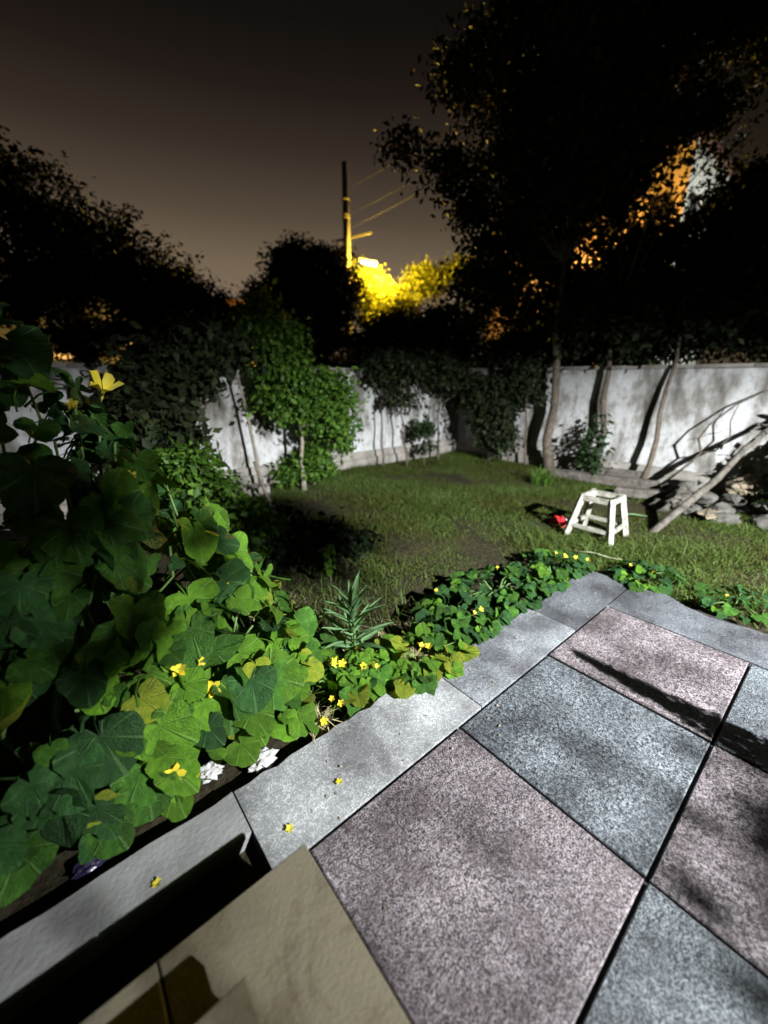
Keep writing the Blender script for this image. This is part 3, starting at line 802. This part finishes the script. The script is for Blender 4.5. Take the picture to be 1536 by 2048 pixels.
def add_flower(root, p, size, nrm=(0, -0.4, 1)):
    size *= random.uniform(0.75, 1.0)
    o = put('flower', random.choice(FLOW), root)
    o.location = Vector(p) - root.location
    o.rotation_euler = orient(Vector(nrm) + Vector((random.uniform(-.4, .4), random.uniform(-.4, .4), 0)), (random.uniform(-1, 1), -1, 0))
    o.scale = (size,) * 3
    return o

def Hx(x): return float(np.interp(x, [-1.3, -.3, 0, .2, .45, .7, .9, 1.0], [1.85, 1.8, 1.66, 1.36, 0.98, .58, .20, 0.05]))
def Gy(y): return float(np.interp(y, [1.2, 1.3, 1.5, 1.8, 2.1, 2.7], [.03, .16, .5, .85, 1, .85]))
def hill(x, y): return Hx(x) * Gy(y)

vines = [(-1.3, -0.35, 'squash vine with large dark leaves climbing at the far left edge'),
         (-0.35, 0.05, 'tall squash vine with a yellow flower at its top, second from the left edge'),
         (0.05, 0.42, 'squash vine sloping down to the right with bright green leaves'),
         (0.42, 1.0, 'low end of the squash vines beside the kerb, with yellowing leaves')]
VR = []
rv = random.Random(5)
for i, (x0, x1, lab) in enumerate(vines):
    xc = (x0 + x1) / 2
    root = thing('squash_vine', lab, 'vine', (xc, 1.75, -0.08), 0, 'squash vines along the kerb')
    VR.append(root)
    nl = (110, 150, 160, 135)[i]
    for k in range(nl):
        x = rv.uniform(x0, x1); y = 1.27 + 1.25 * rv.random() ** 1.25
        top = hill(x, y)
        f = 1.04 - 0.75 * rv.random() ** 2.0
        z = max(top * f, 0.03)
        e = 0.06
        gx_, gy_ = (hill(x + e, y) - hill(x - e, y)) / (2 * e), (hill(x, y + e) - hill(x, y - e)) / (2 * e)
        out = Vector((-gx_, -gy_, 1.0)).normalized()
        nrm = out + Vector((rv.gauss(0, .6), rv.gauss(0, .6) - 0.15, rv.gauss(0, .45) + 0.2))
        tip = Vector((out.x, out.y, -0.6)) + Vector((rv.gauss(0, .5), rv.gauss(0, .5), 0))
        size = rv.choice((rv.uniform(0.05, 0.11), rv.uniform(0.09, 0.20), rv.uniform(0.10, 0.19))) * (1.0 if z > 0.12 else 0.7)
        q = rv.random()
        low = 1.0 if z < 0.5 else 0.35
        shade = 3 if q < 0.09 * low else 2 if q < (0.55 if x > -0.05 and z < 0.75 else 0.10) else 1 if q < 0.66 else 0  # bright leaves gathered low on the right put the lamplight into the colour
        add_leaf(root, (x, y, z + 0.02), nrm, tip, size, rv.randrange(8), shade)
    sb = MB()
    for k in range(9):
        xs, ys = rv.uniform(x0, x1), rv.uniform(1.5, 2.3)
        p0 = Vector((xs, ys, -0.02)); pts, cur = [], p0
        for j in range(8):
            t = j / 7
            X = xs + rv.gauss(0, .04) + 0.15 * t; Y = ys - 0.12 * t + rv.gauss(0, .03)
            pts.append(Vector((X, Y, max(-0.02, (hill(min(X, .98), min(max(Y, 1.25), 2.6)) - 0.05) * t))) - root.location)
        sb.tube(pts, [0.010 - 0.0007 * j for j in range(8)], 5)
    sb.obj('stem', M['stem'], root, True)
FL = [(1, (0.21, 1.93, 1.46), 0.062), (1, (0.10, 1.93, 1.40), 0.03), (2, (0.55, 1.88, 0.77), 0.042), (2, (0.47, 1.66, 0.66), 0.04), (2, (0.2, 1.40, 0.49), 0.03), (2, (0.27, 1.38, 0.50), 0.018), (2, (0.29, 1.36, 0.38), 0.036),
      (2, (0.22, 1.78, 1.14), 0.025), (2, (0.24, 1.80, 1.06), 0.025), (0, (-0.36, 1.27, 0.20), 0.035), (1, (0.10, 1.26, 0.19), 0.04), (1, (0.15, 1.26, 0.15), 0.035), (3, (0.62, 1.48, 0.30), 0.02), (3, (0.86, 1.42, 0.16), 0.032), (3, (0.90, 1.40, 0.15), 0.028), (3, (0.76, 1.28, 0.10), 0.02), (3, (0.80, 1.27, 0.06), 0.02), (3, (0.70, 1.26, 0.03), 0.022), (3, (0.52, 1.33, 0.05), 0.02)]
for i, p, s in FL:
    add_flower(VR[i], p, s, (0.1, -0.8, 0.6))

# low squash plants creeping along the lawn side of the kerb
ground_plants = [((1.38, 1.28), 0.26, 0.11, 52, 0.085, 'small squash plant with bright leaves spilling onto the kerb'),
                 ((1.86, 1.45), 0.32, 0.11, 75, 0.085, 'dark squash plant hanging over the kerb at its uneven edge'),
                 ((2.35, 1.48), 0.36, 0.10, 85, 0.075, 'creeping squash plant in the middle of the row along the lawn'),
                 ((2.95, 1.36), 0.36, 0.12, 95, 0.070, 'creeping squash plant with yellow flowers nearest the stool'),
                 ((3.42, 0.85), 0.26, 0.10, 60, 0.068, 'low creeping squash plant at the far corner of the terrace'),
                 ((3.50, 0.30), 0.24, 0.07, 34, 0.06, 'sparse creeping squash plant on the lawn right of the terrace corner'),
                 ((3.62, -0.25), 0.22, 0.06, 22, 0.055, 'last sparse creeping squash plant at the right edge of the terrace'),
                 ((1.04, 1.44), 0.20, 0.12, 40, 0.08, 'yellow green squash plant between the vines and the narrow leaved plant')]
for i, ((cx, cy), rad, hh, nl, sz, lab) in enumerate(ground_plants):
    root = thing('squash_plant', lab, 'plant', (cx, cy, -0.08), 0, 'low squash plants along the lawn')
    sb = MB()
    for k in range(nl):
        a = rv.uniform(0, 6.283); r = math.sqrt(rv.random())
        x, y = cx + rad * 1.15 * r * math.cos(a), cy + rad * 0.9 * r * math.sin(a)
        if i == 0: y = max(y, 1.06 + rv.random() * 0.1)
        elif (i < 4 or i == 7) and y < 1.17: y = 1.17 + rv.random() * 0.12
        z = -0.02 + hh * (1 - 0.8 * r * r) * rv.uniform(0.55, 1.15)
        if 4 <= i < 7: x = max(x, 3.13 + rv.random() * 0.12)
        if x < 3.22 and 4 <= i < 7: z = max(z, 0.03)
        if (y < 1.24 and x < 3.2): z = max(z, 0.03)
        nrm = Vector((rv.gauss(0, .4) + 0.4 * math.cos(a), rv.gauss(0, .4) + 0.4 * math.sin(a) - 0.25, 1))
        q = rv.random()
        sh = (2 if q < 0.55 else 3 if q < 0.72 else 0) if i in (0, 7) else (1 if q < 0.5 else 0 if q < 0.88 else 2)
        add_leaf(root, (x, y, z), nrm, (math.cos(a), math.sin(a), -0.3), sz * rv.uniform(0.7, 1.35), rv.randrange(8), sh)
        if k % 6 == 0:
            sb.tube([(0, 0, 0.0), ((x - cx) * .5, (y - cy) * .5, max(0.07, (z + 0.1) * .8)), (x - cx, y - cy, z + 0.07)], [0.006, 0.005, 0.003], 4)
    sb.obj('stem', M['stem'], root, True)
    fl = {0: [((1.36, 1.30, 0.08), .03), ((1.40, 1.28, 0.07), .025)], 1: [((1.80, 1.28, 0.12), .022), ((1.86, 1.28, 0.12), .022), ((1.8, 1.6, .14), .018)], 2: [((2.35, 1.5, .17), .018)],
          3: [((2.92, 1.28, 0.17), .026), ((2.98, 1.22, 0.16), .028), ((2.90, 1.34, 0.18), .02), ((3.04, 1.15, 0.15), .022)], 4: [((3.40, .8, .07), .02), ((3.36, .95, .08), .018)], 5: [((3.45, .35, .04), .016)], 6: [], 7: [((1.0, 1.36, .10), .022), ((1.06, 1.32, .09), .02)]}[i]
    for p, s in fl:
        add_flower(root, p, s)

# narrow-leaved plant, sapling and dark bed plants
def lance_mesh():
    b = MB()
    n = 5; vs, fs = [], []
    for k in range(n + 1):
        t = k / n; wd = 0.075 * math.sin(math.pi * min(1, t * 0.9 + 0.08)) + 0.004
        z = 0.16 * t - 0.30 * t * t
        vs += [(-wd, t, z + 0.03), (0, t, z), (wd, t, z + 0.03)]
    for k in range(n):
        o = k * 3
        fs += [(o, o + 1, o + 4, o + 3), (o + 1, o + 2, o + 5, o + 4)]
    return b.add(vs, fs).mesh('leaf', M['lance'], True)
LANCE = lance_mesh()
np_ = thing('narrow_leaf_plant', 'upright plant with narrow pale green leaves beside the squash vines', 'plant', (1.12, 1.60, -0.08))
MB().tube([(0, 0, 0), (0.01, 0.01, 0.15), (0.0, 0.02, 0.40)], [0.010, 0.008, 0.004], 6).obj('stem', M['stem'], np_, True)
for k in range(34):
    t = k / 33
    a = k * 2.4
    o = put('leaf', LANCE, np_)
    o.location = (0.0, 0.01, 0.05 + 0.33 * t)
    el_ = R(18 + 50 * t + random.uniform(-8, 8))
    o.rotation_euler = Euler((el_, 0, a), 'XYZ')
    s = (0.27 - 0.09 * t) * random.uniform(0.85, 1.15)
    o.scale = (s, s, s)
sp = thing('young_sapling', 'small yellow green sapling standing alone in the dark bed', 'sapling', (1.50, 2.45, -0.08))
MB().tube([(0, 0, 0), (0.008, 0, 0.15), (0, 0.01, 0.34)], [0.008, 0.007, 0.004], 6).obj('stem', M['bark_pale'], sp, True)
for k in range(22):
    z = random.uniform(0.14, 0.37); a = random.uniform(0, 6.283)
    o = put('leaf', LEAVES[k % 4][2], sp)
    o.location = (0.035 * math.cos(a), 0.035 * math.sin(a), z)
    o.rotation_euler = orient((math.cos(a) * .8, math.sin(a) * .8 - 0.3, 0.8), (math.cos(a), math.sin(a), -0.5))
    o.scale = (0.036 * random.uniform(0.8, 1.3),) * 3
for i, (x, y, lab) in enumerate(((1.15, 3.0, 'dark low plant nearest the vines in the shaded bed'), (1.65, 3.55, 'dark low plant at the back of the shaded bed'), (1.9, 2.9, 'dark low plant at the lawn side of the shaded bed'))):
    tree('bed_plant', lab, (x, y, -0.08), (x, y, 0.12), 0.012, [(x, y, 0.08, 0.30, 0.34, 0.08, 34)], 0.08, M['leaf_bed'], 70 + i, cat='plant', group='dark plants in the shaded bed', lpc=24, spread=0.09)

# ------------------------------------------------------------------ white stool frame
stool = thing('stool_frame', 'worn white wooden stool frame without a seat on the lawn', 'stool', (4.20, 1.56, -0.08), R(2))
hb, ht, sh = 0.218, 0.135, 0.455
cs_ = [(-1, -1), (1, -1), (1, 1), (-1, 1)]
def leg_at(c, z):
    f = hb + (ht - hb) * z / sh
    return Vector((c[0] * f, c[1] * f, z))
for c in cs_:
    MB().beam(leg_at(c, 0), leg_at(c, sh), 0.054, 0.046, (c[0], -c[1], 0.2)).obj('leg', M['paint'], stool)
for k in range(4):
    a, b = cs_[k], cs_[(k + 1) % 4]
    for nm, z, hgt, ins in (('top_rail', sh - 0.028, 0.052, 0.0), ('stretcher', 0.135, 0.036, 0.0)):
        p, q = leg_at(a, z), leg_at(b, z)
        d = (q - p).normalized()
        outw = Vector((d.y, -d.x, 0)) * (0.006 if nm == 'top_rail' else 0.002)
        MB().beam(p + d * 0.012 + outw, q - d * 0.012 + outw, 0.026, hgt).obj(nm, M['paint'], stool)

# red crumpled bag with a white print
def lump(seed, sx, sy, sz, m, sub=3, amp=0.35, fr=2.2, flat=0.0):
    import bmesh
    bm = bmesh.new()
    bmesh.ops.create_icosphere(bm, subdivisions=sub, radius=1.0)
    for v in bm.verts:
        n = v.co.normalized()
        k = 1 + amp * mn.noise(n * fr + Vector((seed * 3.1, seed * 1.7, seed))) + amp * 0.45 * mn.noise(n * fr * 2.7 + Vector((seed, 5, 2)))
        v.co = Vector((n.x * k * sx, n.y * k * sy, max(n.z * k, -0.55 if flat else -9) * sz))
    me = bpy.data.meshes.new('lump'); bm.to_mesh(me); bm.free()
    me.materials.append(m)
    return me
rb = thing('red_bag', 'crumpled red plastic bag with a white print beside the stool', 'bag', (4.20, 1.97, -0.03), R(20))
put('bag_body', lump(3, 0.11, 0.085, 0.06, M['red'], 3, 0.55, 2.6, 1), rb)
pm = put('white_print', lump(8, 0.045, 0.012, 0.028, M['paper'], 2, 0.5, 3), rb)
pm.location = (0.02, -0.078, 0.022); pm.rotation_euler = (R(-25), R(20), R(10))

# hose / stick on the lawn
hz = MB().tube([(0, 0, 0), (0.06, -0.12, 0.012), (0.09, -0.26, 0.0), (0.13, -0.42, 0.01)], [0.006, 0.006, 0.005, 0.004], 6).obj('pale_stick', M['hose'], None, True)
hz.location = (3.56, 1.46, -0.03); tag(hz, 'thin pale stick lying on the grass in front of the stool', 'stick')
hz2 = MB().tube([(0, 0, 0), (0.1, -0.1, 0.01), (0.17, -0.22, 0.0)], [0.009, 0.010, 0.006], 6).obj('pale_stick', M['lance'], None, True)
hz2.location = (5.0, 1.62, -0.03); tag(hz2, 'short green stalk lying on the grass right of the stool', 'stick')

# dark timbers and stones below the right hand wall
for (x, y, z, ln, rz, hh, lab) in ((6.42, 2.45, -0.05, 1.5, 97, 0.13, 'long dark timber lying below the right wall behind the stool'), (6.72, 2.5, 0.02, 1.1, 93, 0.12, 'dark timber pushed against the wall foot behind the longer one'), (6.1, 1.75, -0.05, 0.7, 110, 0.11, 'short dark timber end next to the stones')):
    t = MB().box((-ln / 2, -0.08, 0), (ln / 2, 0.08, hh), 0.02, 0.012).obj('timber_beam', M['timber'])
    t.location = (x, y, z); t.rotation_euler = (R(random.uniform(-6, 6)), R(random.uniform(-2, 2)), R(rz))
    tag(t, lab, 'timber', 'timbers below the right wall')
rk = random.Random(12)
for k in range(30):
    x = rk.uniform(5.55, 6.75); y = rk.uniform(0.2, 1.55)
    if x < 5.75 and y > 1.1: x += 0.5
    s = rk.uniform(0.07, 0.17)
    o = put('stone', lump(20 + k, s * rk.uniform(0.8, 1.4), s * rk.uniform(0.7, 1.2), s * rk.uniform(0.45, 0.75), M['rock'], 2, 0.5, 1.6))
    o.location = (x, y, -0.07 + s * 0.35 + (0.12 if x > 6.1 and k % 3 == 0 else 0)); o.rotation_euler = (0, 0, rk.uniform(0, 6.28))
    tag(o, 'rough dark grey stone in the heap below the right wall', 'stone', 'stones heaped below the right wall')
for (x, y, z, s, m_, lab, cat) in ((5.75, 0.92, 0.0, (0.22, 0.10, 0.035), 'sandstone', 'flat pale slab of stone lying in front of the stone heap', 'stone'),
                          (6.6, 0.82, 0.17, (0.2, 0.16, 0.15), 'sandstone', 'large tan sandstone block at the back of the stone heap', 'stone'),
                          (6.1, 1.32, 0.02, (0.26, 0.16, 0.10), 'timber', 'brown root stump beneath the leaning pole', 'stump')):
    o = put('stone' if cat == 'stone' else 'tree_stump', lump(int(x * 37), *s, M[m_], 3, 0.45, 1.8))
    o.location = (x, y, z); tag(o, lab, cat)

# litter: crumpled paper, violet bag, fallen flowers
for (x, y, z, s, lab) in ((0.23, 1.38, -0.02, 0.045, 'crumpled white paper among the vine leaves'), (0.42, 1.30, -0.03, 0.055, 'crumpled white paper wedged against the kerb')):
    o = put('crumpled_paper', lump(int(s * 1000), s, s * 0.8, s * 0.6, M['paper'], 3, 0.6, 3)); o.location = (x, y, z)
    tag(o, lab, 'paper')
o = put('plastic_bag', lump(77, 0.05, 0.025, 0.02, M['bag'], 3, 0.7, 3)); o.location = (-0.17, 1.31, -0.04)
tag(o, 'dark violet plastic bag lying in the bed beside the kerb', 'bag')
for (x, y, lab) in ((0.372, 0.955, 'fallen yellow flower on the kerb at the corner of the marble steps'), (0.60, 0.985, 'fallen yellow petal flat on the kerb stone'), (-0.02, 1.075, 'fallen yellow flower on the narrow kerb beside the marble steps')):
    o = put('fallen_flower', flower_mesh(int(x * 100) + 50, M['petal'])); o.location = (x, y, 0.014); o.scale = (0.016, 0.016, 0.006)
    o.rotation_euler = (R(8), R(6), random.uniform(0, 6)); o.location.z = 0.009; tag(o, lab, 'flower', 'fallen flowers on the kerb')
rl = np.random.default_rng(15)
lx = rl.uniform(0.42, 3.0, 70); ly = np.clip(1.16 - np.abs(rl.normal(size=70)) * 0.28, 0.0, 1.18)
LP = np.stack([lx, ly, np.full(70, 0.006)], 1)
ln_ = rl.normal(size=(70, 3)) * 0.25; ln_[:, 2] = 1
lv, lf = leaf_cloud(LP, 0.010 + 0.014 * rl.random(70), 0.003 + 0.004 * rl.random(70), ln_, rl)
lit_ = put('leaf_litter', np_mesh('leaf_litter', lv, lf, M['bark_pale']))
tag(lit_, 'tiny dry leaf scraps scattered on the paving near the kerb', 'leaf litter', kind='stuff')
# unseen pot plant added just outside the frame, tapered for the long shadow
po = thing('added_shadow_plant', 'added pot plant shape out of view at the right, tapered to cast the long shadow', 'plant', (2.02, -0.62, 0.0))
pv, pf = [], []
prof = [(0.09, 0.001), (0.13, 0.2), (0.145, 0.2), (0.145, 0.24), (0.125, 0.24), (0.12, 0.19), (0.0, 0.19)]
for k in range(16):
    a = 2 * math.pi * k / 16
    pv += [(r_ * math.cos(a), r_ * math.sin(a), z_) for r_, z_ in prof]
for k in range(16):
    q = (k + 1) % 16
    for e in range(len(prof) - 1):
        pf.append((k * 7 + e, q * 7 + e, q * 7 + e + 1, k * 7 + e + 1))
potm = MB().add(pv, pf)
potm.obj('pot', M['roof'], po, True)
MB().tube([(0, 0, 0.18), (0.01, 0.01, 0.5), (0, 0, 0.9)], [0.022, 0.014, 0.004], 7).obj('stem', M['bark'], po, True)
cz_ = 0.26 + 0.72 * rl.random(2600) ** 1.3
ca_ = rl.uniform(0, 2 * np.pi, 2600); cr_ = 0.135 * (1 - (cz_ - 0.26) / 0.76) * np.sqrt(rl.random(2600))
CP = np.stack([cr_ * np.cos(ca_), cr_ * np.sin(ca_), cz_], 1)
cv_, cf_ = leaf_cloud(CP, np.full(2600, 0.028), np.full(2600, 0.008), rl.normal(size=(2600, 3)), rl)
put('crown', np_mesh('crown', cv_, cf_, M['leaf_wallplant']), po)

ps = tree('added_shade_shrub', 'added pot shrub behind the camera that shades the tiles and the bed', (1.75, -2.45, 0.0), (1.75, -2.42, 1.7), 0.018,  # unseen shrub added to shade the right hand tiles and the dark bed
     [(1.86, -2.40, 1.95, 0.18, 0.14, 0.14, 15), (1.62, -2.42, 1.90, 0.12, 0.10, 0.10, 6), (1.82, -2.16, 2.48, 0.10, 0.10, 0.06, 14)], 0.07, M['leaf_shrub'], 90, cat='shrub', lpc=16, spread=0.06)
potm.obj('pot', M['roof'], ps, True)

pt = tree('added_shade_shrub', 'taller added pot shrub behind the camera that shades the vine leaves', (1.15, -2.0, 0.0), (1.18, -1.98, 2.1), 0.018,  # unseen crown added between lamp and vine to darken the left leaves
     [(1.20, -1.95, 2.48, 0.21, 0.2, 0.2, 26)], 0.08, M['leaf_shrub'], 91, cat='shrub', lpc=20, spread=0.07)
potm.obj('pot', M['roof'], pt, True)

# ------------------------------------------------------------------ street beyond the wall: pole, lamp, lit trees, houses
def street_light(loc, energy, colr, name):
    d = bpy.data.lights.new(name, 'POINT'); d.energy = energy; d.color = colr; d.shadow_soft_size = 0.12
    o = bpy.data.objects.new(name, d); col.objects.link(o); o.location = loc
up_ = thing('utility_pole', 'tall concrete utility pole with a street lamp over the yellow lit tree', 'pole', (11.62, 16.33, -0.1))
MB().tube([(0, 0, 0), (0, 0, 5), (0, 0, 9.9)], [0.20, 0.17, 0.13], 12).obj('shaft', M['concrete_pole'], up_, True)
for z in (8.6, 7.95, 8.05):
    MB().tube([(0, 0, z), (0, 0, z + 0.09)], [0.165, 0.165], 12).obj('clamp_band', M['dark_metal'], up_, True)
MB().beam((-0.35, 0.3, 7.15), (0.82, -0.70, 7.45), 0.06, 0.07).obj('cross_arm', M['dark_metal'], up_)
MB().tube([(0, 0, 6.6), (0.22, -0.2, 6.52), (0.42, -0.38, 6.42)], [0.04, 0.035, 0.03], 8).obj('lamp_arm', M['metal'], up_, True)
lh = MB().beam((0.38, -0.34, 6.44), (0.95, -0.86, 6.28), 0.22, 0.12).obj('lamp_head', M['metal'], up_)
MB().beam((0.44, -0.44, 6.345), (0.91, -0.86, 6.21), 0.18, 0.05).obj('lens', M['lens'], lh)
street_light((12.5, 15.0, 5.8), 5500, (1.0, 0.64, 0.06), 'street_lamp_light')
for k, (z0, z1) in enumerate(((8.9, 11.2), (8.0, 10.2), (7.5, 9.8))):
    a = Vector((11.68 + 0.02 * k, 16.28, z0)); b = Vector((16.5, 7.0, z1 + 1.2))
    pts = [a.lerp(b, t) + Vector((0, 0, -0.9 * t * (1 - t))) for t in np.linspace(0, 1, 9)]
    wo_ = MB().tube(pts, 0.007, 5).obj('overhead_wire', M['wire'], None, True)
    tag(wo_, ('highest', 'middle', 'lowest')[k] + ' overhead wire running right from the utility pole', 'wire', 'wires on the utility pole')
LS = M['leaf_street']
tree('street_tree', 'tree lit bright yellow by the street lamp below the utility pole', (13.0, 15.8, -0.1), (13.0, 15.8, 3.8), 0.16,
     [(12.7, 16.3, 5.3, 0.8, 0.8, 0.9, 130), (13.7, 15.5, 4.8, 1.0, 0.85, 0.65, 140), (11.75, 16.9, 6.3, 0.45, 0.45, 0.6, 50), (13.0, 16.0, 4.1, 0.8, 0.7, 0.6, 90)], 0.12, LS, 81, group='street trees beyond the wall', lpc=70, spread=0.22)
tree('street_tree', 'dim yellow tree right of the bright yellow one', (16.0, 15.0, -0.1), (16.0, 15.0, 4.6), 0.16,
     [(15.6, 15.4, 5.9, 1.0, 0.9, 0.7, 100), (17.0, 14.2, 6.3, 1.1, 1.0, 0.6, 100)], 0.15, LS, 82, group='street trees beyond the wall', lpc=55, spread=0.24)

def house(name, label, lo, hi, faces, roof=True, lit=(), zf=0.9, wins=None):
    """box house; faces: list of ('x'|'y', plane, outward sign)"""
    t = thing(name, label, 'house', (lo[0], lo[1], -0.1))
    L = Vector((lo[0], lo[1], -0.1))
    MB().box((0, 0, 0), tuple(Vector(hi) - L)).obj('wall', M['render_wall'], t)
    if roof:
        e = 0.4; dx, dy, dz = hi[0] - lo[0], hi[1] - lo[1], hi[2] + 0.1
        MB().box((-e, -e, dz + 0.004), (dx + e, dy + e, dz + 0.28), 0.1).obj('roof', M['roof'], t)
    k = 0
    for (c, z0, ww, wh, on) in wins or ():               # windows on the front (low y) face
        f0 = Vector((c, lo[1], z0)) - L
        wn = MB().box((f0.x - ww / 2 - 0.07, -0.05, f0.z - 0.07), (f0.x + ww / 2 + 0.07, -0.004, f0.z + wh + 0.07)).obj('window', M['frame'], t)
        for q0, q1 in ((-0.5, -0.03), (0.03, 0.5)):
            MB().box((f0.x + ww * q0, -0.06, f0.z), (f0.x + ww * q1, -0.052, f0.z + wh)).obj('pane', M['lit_window'] if on else M['dark_glass'], wn)
        MB().box((f0.x - ww / 2 - 0.12, -0.14, f0.z - 0.15), (f0.x + ww / 2 + 0.12, -0.004, f0.z - 0.074)).obj('sill', M['frame'], wn)
    for ax, sgn in (faces if wins is None else ()):
        i = 0 if ax == 'x' else 1
        pl = (lo[i] if sgn < 0 else hi[i])
        span = (lo[1 - i], hi[1 - i])
        nz = int((hi[2] - 0.6) // 3)
        nh = int((span[1] - span[0] - 0.8) // 2.4)
        for a in range(nh):
            for z in range(nz + 1):
                z0 = zf + 3.0 * z
                if z0 + 1.3 > hi[2]: continue
                c = span[0] + 0.6 + 2.4 * a + 0.6
                def bx(w0, w1, h0, h1, d0, d1):
                    p, q = [0, 0, h0], [0, 0, h1]
                    p[i], q[i] = sorted((pl + sgn * d0, pl + sgn * d1)); p[1 - i], q[1 - i] = w0, w1
                    return MB().box(tuple(Vector(p) - L), tuple(Vector(q) - L))
                wn = bx(c - 0.62, c + 0.62, z0 - 0.08, z0 + 1.38, 0.004, 0.05).obj('window', M['frame'], t)
                bx(c - 0.53, c - 0.02, z0, z0 + 1.3, 0.052, 0.06).obj('pane', M['lit_window'] if k in lit else M['dark_glass'], wn)
                bx(c + 0.02, c + 0.53, z0, z0 + 1.3, 0.052, 0.06).obj('pane', M['lit_window'] if k in lit else M['dark_glass'], wn)
                bx(c - 0.7, c + 0.7, z0 - 0.16, z0 - 0.09, 0.004, 0.14).obj('sill', M['frame'], wn)
                k += 1
    return t
house('apartment_house', 'tall house with an orange lit corner behind the trees on the right', (29.2, 9.4), (38, 22, 13.4), (('x', -1), ('y', -1)), lit=(1, 5, 9, 13, 14))
house('low_house', 'pale house wall behind the dark tree at the left edge', (-9, 18.2), (1.5, 26, 4.6), (), wins=((-1.6, 2.6, 1.0, 1.2, False), (0.85, 2.1, 0.9, 0.16, True), (-4.2, 2.6, 1.0, 1.2, False)))
house('low_house', 'low house with lit windows behind the left trees', (1.9, 17.9), (8.6, 25, 4.2), (), wins=((2.95, 2.55, 0.6, 0.5, True), (4.9, 2.4, 0.5, 0.5, True), (7.0, 2.4, 0.9, 1.1, False)))
def lamp_post(loc, h, label, en, colr, lens):
    t = thing('street_lamp', label, 'street lamp', loc, 0, 'street lamps beyond the wall')
    MB().tube([(0, 0, 0), (0, 0, h * 0.6), (0, 0, h)], [0.08, 0.06, 0.05], 8).obj('shaft', M['metal'], t, True)
    MB().tube([(0, 0, h), (0.35, 0.2, h + 0.15), (0.8, 0.4, h + 0.15)], [0.035, 0.03, 0.03], 6).obj('arm', M['metal'], t, True)
    MB().beam((0.7, 0.35, h + 0.15), (1.2, 0.6, h + 0.12), 0.2, 0.1).obj('lamp_head', M['metal'], t)
    MB().beam((0.76, 0.38, h + 0.07), (1.15, 0.58, h + 0.045), 0.16, 0.04).obj('lens', lens, t)
    street_light(Vector(loc) + Vector((1.0, 0.5, h - 0.15)), en, colr, 'street_lamp_light')
lamp_post((24.6, 12.4, -0.1), 7.0, 'orange street lamp shining on the tall house through the leaves', 5500, (1.0, 0.42, 0.07), M['lens'])
lamp_post((31.5, 3.6, -0.1), 7.5, 'white street lamp beside the tall house at the right', 4200, (0.88, 1.0, 0.94), M['lens_white'])
